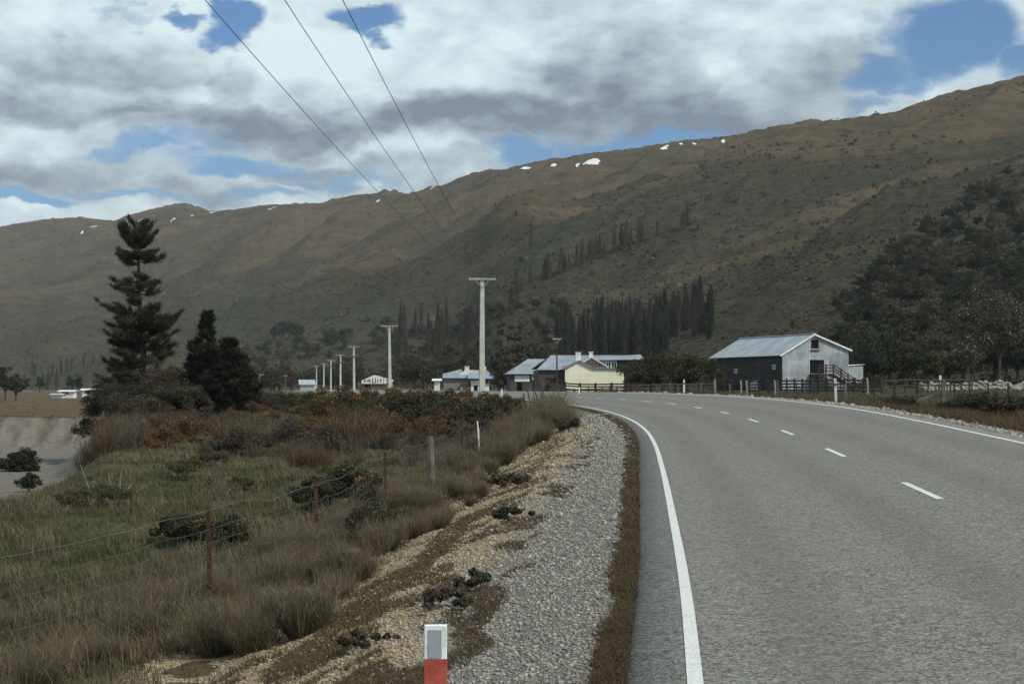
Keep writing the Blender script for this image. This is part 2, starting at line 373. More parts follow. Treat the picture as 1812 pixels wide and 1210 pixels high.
# ---- road: chip seal sheet and painted lines
def strip(s0, s1, o0, o1, dz, n=6, ds=1.0, wob=0.0):
    s = np.arange(s0, s1+1e-6, ds); o = np.linspace(o0, o1, n)
    SS_, OO = np.meshgrid(s, o, indexing='ij')
    if wob: OO = OO+wob*(np.abs(OO-o.mean()) > .4*(abs(o1-o0)))*np.sign(OO-o.mean())*fbm(SS_*.35, OO*0+3, 3, 31)
    P = rpt(SS_.ravel(), OO.ravel(), dz).reshape(-1, 3)
    return P, grid_faces(len(s), n)
def asphalt_material():
    m = bpy.data.materials.new('chip_seal'); m.use_nodes = True; t = NT(m.node_tree); t.n.clear()
    pos = t.new('ShaderNodeNewGeometry').outputs['Position']
    off = t.new('ShaderNodeAttribute', dict(attribute_name='off')).outputs['Fac']
    vor = t.new('ShaderNodeTexVoronoi', Scale=52.0); t.put(vor.inputs['Vector'], pos)
    r = t.new('ShaderNodeSeparateColor', Color=vor.outputs['Color']).outputs
    c = t.mix(t.ss(r[0], .0, 1.0), (.058, .058, .050), (.345, .340, .305))
    c = t.mix(t.m('MULTIPLY', t.ss(r[1], .85, .95), .5), c, (.23, .17, .12))
    c = t.mix(t.ss(vor.outputs['Distance'], .3, .62, 0, .6), c, (.04, .038, .036))
    n1 = t.noise(pos, 7, 9, .95); n2 = t.noise(pos, .35, 4, .6); n3 = t.noise(pos, 28, 3, .7)
    c = t.mix(t.ss(n1, .36, .56, .75, 0), c, (.055, .053, .050)); c = t.mix(t.ss(n1, .50, .66, 0, .65), c, (.335, .33, .295)); c = t.mix(t.ss(n3, .46, .66, 0, .5), c, (.33, .325, .285))
    wt = t.m('ADD', t.ss(t.m('ABSOLUTE', t.m('SUBTRACT', t.m('ABSOLUTE', off), 1.0)), .55, .1), t.ss(t.m('ABSOLUTE', t.m('SUBTRACT', t.m('ABSOLUTE', off), 2.6)), .5, .1))
    c = t.mix(t.m('MULTIPLY', wt, .30), c, (.085, .083, .078))
    c = t.mix(t.ss(n2, .4, .7, 0, .25), c, (.16, .155, .145))
    b = t.new('ShaderNodeBsdfPrincipled', Base_Color=c, Roughness=.8); b.inputs['Specular IOR Level'].default_value = .25
    t.put(b.inputs['Normal'], t.new('ShaderNodeBump', Strength=.6, Distance=.008, Height=t.m('SUBTRACT', n3, vor.outputs['Distance'])).outputs[0])
    t.new('ShaderNodeOutputMaterial', Surface=b.outputs[0]); return m
def road_sheet(s0, s1, ds):
    s = np.arange(s0, s1+1e-6, ds); o = np.linspace(-HW-.47, HW+.4, 15)
    A_, B_ = np.meshgrid(s, o, indexing='ij')
    B2 = B_.copy(); B2[:, 0] += .10*fbm(s*.7, s*0, 4, 33)+.03*pn(s*4, s*0+2, 9); B2[:, -1] += .08*fbm(s*.7, s*0+9, 3, 34)
    P = rpt(A_.ravel(), B2.ravel(), 0.0).reshape(len(s), len(o), 3)
    dn = P.copy(); L = P[:, :1].copy(); L[..., 2] -= .18; Rr = P[:, -1:].copy(); Rr[..., 2] -= .18
    P = np.concatenate([L, P, Rr], 1); O = np.concatenate([B2[:, :1], B2, B2[:, -1:]], 1)
    return mesh_np('road', P.reshape(-1, 3), grid_faces(len(s), 17), True, attrs=dict(off=O.ravel()))
rme = road_sheet(-150, 820, .5)
road = tag(link('road', rme, asphalt_material()), kind='structure')
def paint_material():
    m = bpy.data.materials.new('road_paint'); m.use_nodes = True; t = NT(m.node_tree); t.n.clear()
    pos = t.new('ShaderNodeNewGeometry').outputs['Position']
    n = t.noise(pos, 60, 3, .7); n2 = t.noise(pos, 3, 4, .6)
    c = t.mix(t.ss(n, .3, .6), (.42, .43, .41), (.66, .68, .66)); c = t.mix(t.ss(n2, .5, .75, 0, .4), c, (.35, .35, .33)); c = t.mix(t.ss(t.noise(pos, 22, 6, .8), .56, .66, 0, .75), c, (.20, .195, .18))
    b = t.new('ShaderNodeBsdfPrincipled', Base_Color=c, Roughness=.6)
    t.put(b.inputs['Normal'], t.new('ShaderNodeBump', Strength=.4, Distance=.004, Height=n).outputs[0])
    t.new('ShaderNodeOutputMaterial', Surface=b.outputs[0]); return m
paint = paint_material()
def line_mesh(name, s0, s1, o, wd, ds=.5):
    P, F_ = strip(s0, s1, o-wd/2, o+wd/2, .006, 2, ds)
    return link(name, mesh_np(name, P, F_), paint, road)
line_mesh('edge_line', -60, 700, -HW, .095); line_mesh('edge_line', -60, 700, HW, .095)
for k in range(-3, 34):
    s0 = 9.82+10*k
    line_mesh('centre_dash', s0, s0+3, 0, .10, 1.0)

# ---- hills : one height field with three crest lines, distances and heights are real
HP = dict(
 foot=[(-900, 1900), (22, 1300), (250, 1000), (440, 800), (650, 650), (860, 470), (1000, 390), (1200, 330), (1400, 280), (1600, 255), (1790, 240), (2600, 230)],
 yC=[(-900, 655), (22, 650), (250, 648), (440, 645), (700, 640), (860, 635), (960, 652), (1060, 655), (1130, 628), (1200, 596), (1300, 538), (1400, 462), (1500, 396), (1600, 345), (1700, 315), (1812, 268), (2100, 190), (2600, 120)],
 Yc=[(-900, 2300), (22, 1600), (250, 1250), (440, 1000), (650, 820), (860, 600), (1000, 500), (1200, 520), (1400, 600), (1600, 700), (1790, 760), (2600, 850)],
 mC=[(-900, 0), (980, 0), (1100, 1), (2600, 1)],
 yB=[(-900, 540), (22, 530), (250, 525), (440, 510), (650, 480), (780, 455), (835, 425), (870, 380), (930, 350), (1000, 331), (1100, 302), (1200, 268), (1290, 244), (1335, 231), (1390, 213), (1450, 204), (1520, 194), (1600, 175), (1650, 160), (1700, 152), (1790, 137), (1900, 122), (2600, 40)],
 Yb=[(-900, 3000), (22, 2300), (250, 2000), (440, 1700), (650, 1450), (860, 1250), (1000, 1150), (1200, 1120), (1400, 1150), (1600, 1200), (1790, 1250), (2600, 1400)],
 mB=[(-900, 0), (800, 0), (880, 1), (2600, 1)],
 yA=[(-900, 470), (-300, 430), (22, 401), (100, 388), (150, 387), (200, 389), (250, 376), (320, 368), (380, 375), (440, 370), (500, 360), (600, 350), (660, 342), (730, 332), (800, 315), (860, 300), (920, 294), (960, 285), (1050, 275), (1130, 262), (1200, 253), (1280, 247), (1400, 235), (1600, 205), (1790, 170), (2600, 80)],
 Ya=[(-900, 4200), (22, 3300), (250, 3000), (440, 2700), (650, 2400), (860, 2100), (1000, 1950), (1200, 1800), (1400, 1700), (1600, 1700), (1790, 1750), (2600, 1900)])
def hk(key, px): a = np.array(HP[key], float); return np.interp(px, a[:, 0], a[:, 1])
def hill_h(X, Y):
    u = X/Y; px = 906+F_PX*u
    k = .0
    c = lambda key: (hk(key, px-14)+hk(key, px)+hk(key, px+14))/3
    v = lambda key: (688-c(key))/F_PX
    yf, yc, yb, ya = c('foot'), c('Yc'), c('Yb'), c('Ya'); mC, mB = c('mC'), c('mB')
    vC, vB, vA = v('yC'), v('yB'), v('yA')
    lY = np.log(Y)
    # knots in log distance; dips behind crests
    K = [np.log(yf*.93), np.log(yf), np.log(yc), np.log(yc*(1.06+.06*mC)), np.log(yb), np.log(yb*1.10), np.log(ya), np.log(ya*1.25), np.log(ya*3)]
    Vv = [-.012+0*vC, (0.0-1.0)/yf, vC, vC-.014*mC+(1-mC)*.0006, vB, vB-.017*mB, vA, vA*.93, vA*.3]
    out = np.full(np.shape(lY), -.012)
    for a in range(len(K)-1):
        t = np.clip((lY-K[a])/(K[a+1]-K[a]), 0, 1)
        if a == 1: te = t**1.35*(1-mC)+t*mC
        elif a == 3: te = t
        elif a == 5: te = t
        else: te = t
        out = np.where(lY >= K[a], Vv[a]*(1-te)+Vv[a+1]*te, out)
    h = EYE+out*Y
    rise = sst((lY-K[1]), .0, .35)
    wx = X+60*fbm(X/300, Y/300, 3, 51); wy = Y+60*fbm(X/300+9, Y/300, 3, 52)
    ca = -.53*wx+.85*wy; cb = .85*wx+.53*wy
    g1 = ridged(ca/260, cb/900, 5, 53, .5)-.6+.35*fbm(ca/150, cb/260, 3, 57)
    g2 = fbm(X/45, Y/60, 4, 54)
    crest = 1-.75*np.exp(-((lY-K[6])/.05)**2)-.7*mB*np.exp(-((lY-K[4])/.05)**2)*sst(px, 1180, 1320)
    amp = rise*crest*np.clip((Y-200)/900, .12, 1.6)
    return h+amp*(g1*34+g2*2.4)+rise*1.2*pn(X/9, Y/9, 58)
px_ = np.concatenate([np.linspace(-900, -40, 90), np.linspace(-36, 1850, 1150), np.linspace(1860, 2600, 80)])
lr = np.concatenate([np.linspace(math.log(210), math.log(3500), 640), np.linspace(math.log(3560), math.log(5400), 20)])
LY, PX = np.meshgrid(lr, px_, indexing='ij'); HY = np.exp(LY); HX = (PX-906)/F_PX*HY
HZ = hill_h(HX, HY)
def hills_material():
    m = bpy.data.materials.new('hillside'); m.use_nodes = True; t = NT(m.node_tree); t.n.clear()
    g = t.new('ShaderNodeNewGeometry'); pos = g.outputs['Position']
    mp = t.new('ShaderNodeMapping'); t.put(mp.inputs[0], pos); mp.inputs['Rotation'].default_value = (0, 0, R(-32)); mp.inputs['Scale'].default_value = (.42, 1, 1.3); mv = mp.outputs[0]
    z = t.new('ShaderNodeSeparateXYZ', Vector=pos).outputs[2]
    na = t.noise(mv, .011, 6, .62, .6); nb = t.noise(mv, .045, 6, .65, .4); nc = t.noise(pos, .22, 5, .7); nd = t.noise(pos, .9, 3, .7)
    tus = t.mix(t.ss(nb, .3, .7), (.062, .050, .033), (.112, .085, .053))  # hill colours kept dark in place of cloud shadow on the slopes
    scr = t.mix(t.ss(nc, .35, .65), (.028, .029, .020), (.060, .053, .036))
    hi = t.ss(t.m('ADD', z, t.m('MULTIPLY', t.m('SUBTRACT', na, .5), 190)), 20, 230)
    f = t.m('ADD', t.m('MULTIPLY', t.m('SUBTRACT', hi, .5), .95), t.m('ADD', t.m('MULTIPLY', t.m('SUBTRACT', na, .53), 2.7), t.m('MULTIPLY', t.m('SUBTRACT', nb, .5), 1.5)))
    c = t.mix(t.ss(f, -.42, .5), scr, tus)
    c = t.mix(t.m('MULTIPLY', t.ss(nb, .58, .70), t.ss(nc, .4, .6)), c, (.030, .032, .023))
    c = t.mix(t.m('MULTIPLY', t.ss(nd, .60, .70), .5), c, (.17, .14, .10))
    c = t.mix(t.m('MULTIPLY', t.ss(nc, .62, .72), .65), c, (.027, .030, .021))
    grn = t.noise(pos, .006, 3, .5); c = t.mix(t.m('MULTIPLY', t.ss(grn, .52, .66), .35), c, (.045, .058, .040))
    b = t.new('ShaderNodeBsdfPrincipled', Base_Color=c, Roughness=.95); b.inputs['Specular IOR Level'].default_value = .05
    hgt = t.m('ADD', t.m('MULTIPLY', nb, 8.0), t.m('MULTIPLY', nc, 3.0))
    t.put(b.inputs['Normal'], t.new('ShaderNodeBump', Strength=.9, Distance=1.0, Height=hgt).outputs[0])
    t.new('ShaderNodeOutputMaterial', Surface=b.outputs[0]); return m
tag(link('hills', mesh_np('hills', np.stack([HX, HY, HZ], -1).reshape(-1, 3), grid_faces(*HX.shape), True), hills_material()), kind='structure')
def hill_hit(px, py, y0=225, y1=3600):
    u, v = ray(px, py); Y = np.exp(np.linspace(math.log(y0), math.log(y1), 1600))
    z = hill_h(u*Y, Y); hit = np.nonzero(z >= EYE+v*Y)[0]
    if not len(hit): return None
    Yh = Y[hit[0]]; return Vector((u*Yh, Yh, z[hit[0]]))
# ------------------------------------------------------------------ common materials
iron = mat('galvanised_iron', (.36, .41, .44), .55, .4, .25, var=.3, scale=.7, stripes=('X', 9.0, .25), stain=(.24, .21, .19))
iron_roof = mat('galvanised_roof', (.36, .40, .43), .5, .4, .2, var=.25, scale=.5, stripes=('Y', 7.0, .3), stain=(.27, .28, .28))
blue_roof = mat('weathered_roof', (.26, .30, .345), .55, .4, .1, var=.2, scale=.6, stripes=('X', 6.0, .2))
pale_roof = mat('pale_roof', (.36, .42, .47), .5, .4, .1, var=.15, scale=.5)
shaded_board = mat('shaded_boards', (.050, .050, .050), .85, .15, var=.35, scale=1.2, stripes=('Y', 5.0, .15))  # shade of the wall facing away from the sun, put into its colour
brown_wall = mat('brown_wall', (.10, .088, .082), .85, .15, var=.35, scale=.8, stripes=('Z', 3.0, .25))
stone_wall = mat('stone_wall', (.13, .10, .08), .9, .1, var=.5, scale=2.5)
cream = mat('cream_roughcast', (.80, .775, .62), .85, .2, var=.10, scale=.9, bump=.2)
white_p = mat('white_paint', (.72, .73, .71), .6, .35, var=.10, scale=2.0)
post_white = mat('marker_white', (.72, .76, .75), .6, .35, var=.22, scale=14.0, bump=.1)
post_red = mat('marker_red', (.40, .08, .055), .65, .3, var=.3, scale=16.0)
reflector = mat('reflector_grey', (.30, .33, .37), .45, .4, var=.06, scale=60.0)
concrete = mat('pole_concrete', (.46, .49, .44), .8, .2, var=.18, scale=1.5, bump=.2)
timber = mat('grey_timber', (.135, .125, .11), .9, .1, var=.4, scale=3.0)
dark_timber = mat('dark_timber', (.06, .052, .045), .9, .1, var=.4, scale=3.0)
raw_timber = mat('brown_timber', (.17, .12, .08), .9, .1, var=.5, scale=2.0)
rust = mat('rusty_steel', (.075, .04, .032), .85, .2, var=.4, scale=8.0)
blacksteel = mat('dark_steel', (.035, .033, .032), .8, .2, var=.4, scale=8.0)
wire_m = mat('fence_wire', (.11, .115, .10), .7, .2, .1, var=.2)
cable_m = mat('power_cable', (.10, .09, .09), .6, .3)
glass_d = mat('dark_glass', (.02, .024, .028), .12, .6, var=.1)
dark_in = mat('interior_shade', (.012, .012, .012), .95, .05)  # near-black colour standing in for the shade inside openings
red_door = mat('red_brown_door', (.13, .055, .04), .8, .2, var=.3)
brick = mat('brick_base', (.17, .105, .08), .9, .1, var=.4, scale=2.0)
insul = mat('brown_insulator', (.12, .06, .04), .3, .5)
letter = mat('sign_black', (.025, .025, .03), .7, .2)

def wall(name, mt, parent, x0, x1, zb, top, openings=(), y=0.0, t=.15, axis='x', brk=()):
    """wall along local x (or y) with real openings; top(x) gives its height"""
    xs = sorted(set([x0, x1]+[o[0] for o in openings]+[o[1] for o in openings]+list(brk)))
    xs = [x for x in xs if x0 <= x <= x1]; m = MB()
    for a, b in zip(xs[:-1], xs[1:]):
        mid = (a+b)/2; iv = [(zb, None)]
        for o in sorted([o for o in openings if o[0] <= mid <= o[1]], key=lambda o: o[2]):
            last = iv.pop(); iv.append((last[0], o[2])); iv.append((o[3], None))
        for lo, hi in iv:
            ha = top(a) if hi is None else hi; hb = top(b) if hi is None else hi
            if max(ha, hb)-lo < .01: continue
            P = [(a, y, lo), (b, y, lo), (b, y+t, lo), (a, y+t, lo), (a, y, ha), (b, y, hb), (b, y+t, hb), (a, y+t, ha)]
            if axis == 'y': P = [(p[1], p[0], p[2]) for p in P]; P = [P[1], P[0], P[3], P[2], P[5], P[4], P[7], P[6]]
            m.hexa(P)
    return m.build(name, mt, parent)
def win(parent, x0, x1, z0, z1, y=0.0, t=.15, axis='x', frame=None, glass=None, fw=.07, name='window', bars=1):
    frame = frame or white_p
    def tr(m, a):
        if axis == 'y': m.box(a[2], a[3], a[0], a[1], a[4], a[5])
        else: m.box(*a)
    m = MB(); y0, y1 = y-.03, y+t*.6
    for a in ((x0, x1, y0, y1, z0-fw, z0), (x0, x1, y0, y1, z1, z1+fw), (x0-fw, x0, y0, y1, z0-fw, z1+fw), (x1, x1+fw, y0, y1, z0-fw, z1+fw)): tr(m, a)
    for k in range(bars):
        xc = x0+(x1-x0)*(k+1)/(bars+1); tr(m, (xc-.025, xc+.025, y0+.02, y1, z0, z1))
    f = m.build(name, frame, parent)
    g = MB(); tr(g, (x0, x1, y+t*.25, y+t*.35, z0, z1)); g.build('pane', glass or glass_d, f)
    return f

# ------------------------------------------------------------------ the woolshed (barn)
def barn():
    g = .78
    N = base_at(1385, 202); rt = empty('barn', (N.x, N.y, 1.35), math.atan2(.33, .95))
    tag(rt, 'large grey iron woolshed with dark side wall and loading door in its gable', 'barn')
    Wd, Ln = 9.3, 19.5; zE1, zE2, zP, xP = 4.75, 5.35, 7.2, 4.35      # heights above base
    top = lambda x: zE1+(zP-zE1)*x/xP if x <= xP else zP+(zE2-zP)*(x-xP)/(Wd-xP)
    dz = 0
    front = wall('gable_wall', iron, rt, 0, Wd, 0, top, [(3.75, 5.85, 2.35, 4.05), (4.05, 5.0, 5.45, 6.5)], brk=(xP,))
    # frames, sill and a black panel for the shade inside
    m = MB(); m.box(3.9, 5.15, -.22, .0, 5.22, 5.32); m.box(3.95, 4.05, -.03, .12, 5.45, 6.5); m.box(5.0, 5.1, -.03, .12, 5.45, 6.5); m.box(3.95, 5.1, -.03, .12, 6.5, 6.6)
    hf = m.build('hay_door', timber, rt); MB().box(4.05, 5.0, .1, .14, 5.45, 6.5).build('shade_panel', dark_in, hf)
    MB().box(3.75, 5.85, .1, .14, 2.35, 4.05).build('doorway_shade', dark_in, rt)  # black panel in place of the shade inside the door opening
    MB().box(6.6, 8.9, -.012, -.004, 1.4, 4.6).box(7.5, 9.2, -.02, -.012, 2.8, 4.9).build('patched_sheet', mat('old_sheet', (.25, .285, .32), .6, .4, .2, var=.3, scale=.8, stripes=('X', 9.0, .3)), rt)
    MB().box(3.7, 3.76, -.05, -.012, .1, 6.6).build('joint_strip', white_p, rt)
    ops = [(1.9, 2.6, 2.95, 3.4), (12.3, 13.0, 2.55, 3.0), (17.6, 18.4, 2.55, 3.1)]
    wall('side_wall', shaded_board, rt, .15, Ln, 1.1, lambda x: zE1, ops, axis='y')
    for o in ops: win(rt, o[0], o[1], o[2], o[3], axis='y', glass=mat('pale_pane', (.3, .33, .34), .2, .5), bars=0)
    for k in range(8): MB().box(.02, .24, .6+k*2.6, .85+k*2.6, 0, 1.1).build('pile', timber, rt)
    MB().box(-.02, -.003, 6.2, 6.32, 1.1, 4.7).build('cover_strip', timber, rt); MB().box(-.02, -.003, 15.4, 15.52, 1.1, 4.7).build('cover_strip', timber, rt)
    MB().box(.05, .1, 2.6, 4.9, .0, 1.4).build('red_door', red_door, rt)
    MB().box(-.25, -.2, 6.2, 7.3, .0, 1.5).box(-.9, -.2, 7.3, 7.34, 0, 1.4).build('leaning_sheet', white_p, rt)
    wall('side_wall', iron, rt, .15, Ln, 0, lambda x: zE2, y=Wd-.15, axis='y')
    wall('rear_wall', iron, rt, .15, Wd-.15, 0, top, y=Ln, brk=(xP,))
    MB().box(.15, Wd-.15, .2, Ln, 1.05, 1.1).build('floor', dark_timber, rt)
    sl_ = (zP-zE1)/xP; sr_ = (zE2-zP)/(Wd-xP)
    m = MB()
    m.slab([(-.45, -.25, zE1-.45*sl_+.08), (xP, -.25, zP+.08), (xP, Ln+.35, zP+.08), (-.45, Ln+.35, zE1-.45*sl_+.08)][::1], .05)
    m.slab([(xP, -.25, zP+.083), (Wd+.35, -.25, zE2+.35*sr_+.08), (Wd+.35, Ln+.35, zE2+.35*sr_+.08), (xP, Ln+.35, zP+.083)], .05)
    m.build('roof', iron_roof, rt)
    m = MB(); m.bar((xP, -.3, zP+.12), (xP, Ln+.4, zP+.12), .35, .06); m.build('ridge_cap', white_p, rt)
    m = MB(); m.bar((-.45, -.3, zE1-.45*sl_), (xP, -.3, zP), .05, .2); m.bar((xP, -.303, zP), (Wd+.35, -.303, zE2+.35*sr_), .05, .2); m.build('bargeboard', white_p, rt)
    # lean-to box on the right
    m = MB(); m.box(Wd+.02, Wd+3.0, 1.5, 4.4, 1.0, 3.3); l = m.build('lean_to', iron, rt)
    MB().slab([(Wd+.01, 1.35, 3.35), (Wd+3.15, 1.35, 3.55), (Wd+3.15, 4.55, 3.55), (Wd+.01, 4.55, 3.35)], .05).build('roof', white_p, l)
    # timber sheep ramp climbing to the loading door
    m = MB()
    m.slab([(3.7, -2.2, 2.3), (5.9, -2.2, 2.3), (5.9, -.03, 2.3), (3.7, -.03, 2.3)], .08)
    m.slab([(5.9, -2.2, 2.3), (9.6, -2.2, .15), (9.6, -.6, .15), (5.9, -.6, 2.3)], .08)
    m.build('ramp_deck', raw_timber, rt)
    for x in (3.75, 4.8, 5.85): MB().box(x-.07, x+.07, -2.3, -2.16, 0, 3.45).build('ramp_post', dark_timber, rt); MB().box(x-.07, x+.07, -.3, -.16, 0, 2.3).build('ramp_post', dark_timber, rt)
    for x, z in ((6.9, 3.0), (7.9, 2.4), (8.9, 1.85), (9.6, 1.3)): MB().box(x-.07, x+.07, -2.3, -2.16, 0, z).build('ramp_post', dark_timber, rt)
    m = MB()
    for z in (2.6, 2.95, 3.3): m.box(3.7, 5.9, -2.34, -2.3, z, z+.12)
    for z in (.35, .75, 1.15, 1.55, 1.95): m.box(3.7, 5.9, -2.34, -2.3, z, z+.13)
    for o in (.4, .75, 1.1): m.bar((5.9, -2.33, 2.25+o), (9.6, -2.33, .1+o), .04, .13)
    m.build('ramp_rail', dark_timber, rt)
barn()
# stacked timber frame left of the woolshed
p = base_at(1250, 224); t = empty('timber_stack', (p.x, p.y, p.z+.05), R(10)); tag(t, 'brown timber slab stack standing left of the iron woolshed', 'timber stack')
m = MB()
for k in range(6): m.box(-1.25+.02*k, 1.3, -.5, .5, .9+.34*k, .9+.34*k+.27)
m.build('slab_pile', raw_timber, t); MB().box(-1.2, -1.0, -.4, .4, 0, .9).build('bearer', dark_timber, t); MB().box(1.0, 1.2, -.4, .4, 0, .9).build('bearer', dark_timber, t)

# ------------------------------------------------------------------ cream house with grey wing
def cream_house():
    Y0 = 205; N = base_at(1000, Y0); s = F_PX/Y0; rt = empty('cream_house', (N.x, N.y, N.z-.1), R(4)); zb = N.z-.1
    tag(rt, 'long cream roughcast house with white chimneys behind the cattle rails', 'house')
    H = lambda py: EYE+(688-py)/s-zb
    e, pk, e2 = H(651.5), H(638.5), H(652.5)
    gw = 50/s; tot = 105/s
    topf = lambda x: e+(pk-e)*x/(gw*.5) if x < gw*.5 else (pk+(e-pk)*(x-gw*.5)/(gw*.5) if x < gw else e+(e2-e)*(x-gw)/(tot-gw))
    wall('gable_wall', cream, rt, 0, tot, 0, topf, brk=(gw*.5, gw))
    wall('side_wall', brown_wall, rt, .15, 11.0, 0, lambda x: e, [(1.0, 1.9, .9, 2.2)], axis='y')  # dark brown puts the shade of the unlit side into the colour
    win(rt, 1.0, 1.9, .9, 2.2, axis='y', frame=dark_timber)
    wall('side_wall', brown_wall, rt, .15, 11.0, 0, lambda x: e2, y=tot-.15, axis='y')
    L = 11.5; x1 = gw*.5
    m = MB(); m.slab([(-.3, -.2, e-.13), (x1, -.2, pk+.07), (x1, L, pk+.07), (-.3, L, e-.13)], .06)
    m.slab([(x1, -.2, pk+.073), (gw+.02, -.2, e+.07), (gw+.02, L, e+.07), (x1, L, pk+.073)], .06)
    m.slab([(gw+.03, -.2, e+.073), (tot+.2, -.2, e2+.07), (tot+.2, L, e2+.07), (gw+.03, L, e+.073)], .06)
    m.build('roof', blue_roof, rt)
    m = MB(); m.bar((-.3, -.22, e-.17), (x1, -.22, pk+.03), .04, .14); m.bar((x1, -.223, pk+.03), (gw, -.223, e+.03), .04, .14); m.bar((gw, -.22, e+.0), (tot+.2, -.22, e2+.02), .04, .14)
    m.build('bargeboard', mat('grey_barge', (.22, .23, .23), .7), rt)
    def chim(x, y, z0, z1, w_, par):
        c = MB().box(x-w_/2, x+w_/2, y-w_/2, y+w_/2, z0, z1).build('chimney', white_p, par)
        MB().box(x-w_/2-.06, x+w_/2+.06, y-w_/2-.06, y+w_/2+.06, z1, z1+.12).build('chimney_cap', white_p, c)
    chim(x1+.1, 2.0, pk-.2, H(626)+.1, .6, rt)
    # main range running along behind, ridge parallel to the road
    zr = H(632)+.35; yb = 5.0
    m = MB(); m.slab([(-3.4, yb-2.6, e-.2), (3.4, yb-2.6, e-.2), (3.4, yb+1.0, zr), (-1.2, yb+1.0, zr)], .07)
    m.slab([(-1.2, yb+1.003, zr), (9.2, yb+1.003, zr), (9.2, yb+6, e), (-3.4, yb+6, e)], .07)
    m.slab([(3.403, yb-.8, zr-1.0), (9.2, yb-.8, zr-1.0), (9.2, yb+1.0, zr), (3.403, yb+1.0, zr)], .07)
    m.build('rear_roof', blue_roof, rt)
    wall('rear_wall', brown_wall, rt, -3.1, 0, 0, lambda x: e-.25, [(-2.3, -1.4, .1, 2.1)], y=yb-2.2); MB().box(-2.3, -1.4, yb-2.1, yb-2.05, .1, 2.1).build('door', dark_timber, rt)
    wall('end_wall', brown_wall, rt, yb-2.0, yb+5.8, 0, lambda x: e-.22, y=-3.1, axis='y')
    # second stone gable with white bargeboards
    g2a, g2p, g2b, yy_ = (1035-1000)/s, (1049.5-1000)/s, (1079-1000)/s, 1.6
    zp2, za, zb2 = H(633), H(642), H(650)
    top2 = lambda x: za+(zp2-za)*(x-g2a)/(g2p-g2a) if x < g2p else zp2+(zb2-zp2)*(x-g2p)/(g2b-g2p)
    wall('stone_gable', stone_wall, rt, g2a, g2b, e2-.3, top2, y=yy_, brk=(g2p,))
    m = MB(); m.bar((g2a-.1, yy_-.06, za), (g2p, yy_-.06, zp2+.06), .06, .16); m.bar((g2p, yy_-.063, zp2+.06), (g2b+.1, yy_-.063, zb2), .06, .16); m.build('white_barge', white_p, rt)
    m = MB(); m.slab([(g2p, yy_-.1, zp2+.06), (g2b+.15, yy_-.1, zb2+.02), (g2b+.15, yy_+4, zb2+.02), (g2p, yy_+4, zp2+.06)], .05); m.slab([(g2a, yy_-.1, za+.03), (g2p, yy_-.1, zp2+.063), (g2p, yy_+4, zp2+.063), (g2a, yy_+4, za+.03)], .05); m.build('gable_roof', blue_roof, rt)
    chim(g2p, 2.1, zp2-.3, H(624.5)+.05, .45, rt)
    # long wing to the right
    w0, w1, yw = (1064-1000)/s, (1146-1000)/s, 4.2
    zt, zl = H(629.5), H(636)
    ops = [((1071-1000)/s, (1078-1000)/s+.1, zl-1.15, zl-.25), ((1080-1000)/s+.1, (1088-1000)/s+.05, zl-1.15, zl-.25), ((1089.5-1000)/s+.1, (1099-1000)/s, zl-1.15, zl-.25)]
    wall('wing_wall', dark_timber, rt, w0, w1, 0, lambda x: zl, ops, y=yw)
    for o in ops: win(rt, *o, y=yw, bars=1)
    m = MB(); m.slab([(w0-.2, yw-.4, zl-.02), (w1+.3, yw-.4, zl+.1), (w1+.3, yw+3.4, zt+.3), (w0-.2, yw+3.4, zt)], .06); m.build('wing_roof', blue_roof, rt)
    wall('wing_end', dark_timber, rt, yw+.15, yw+5, 0, lambda x: zl-.1, y=w1-.15, axis='y')
cream_house()
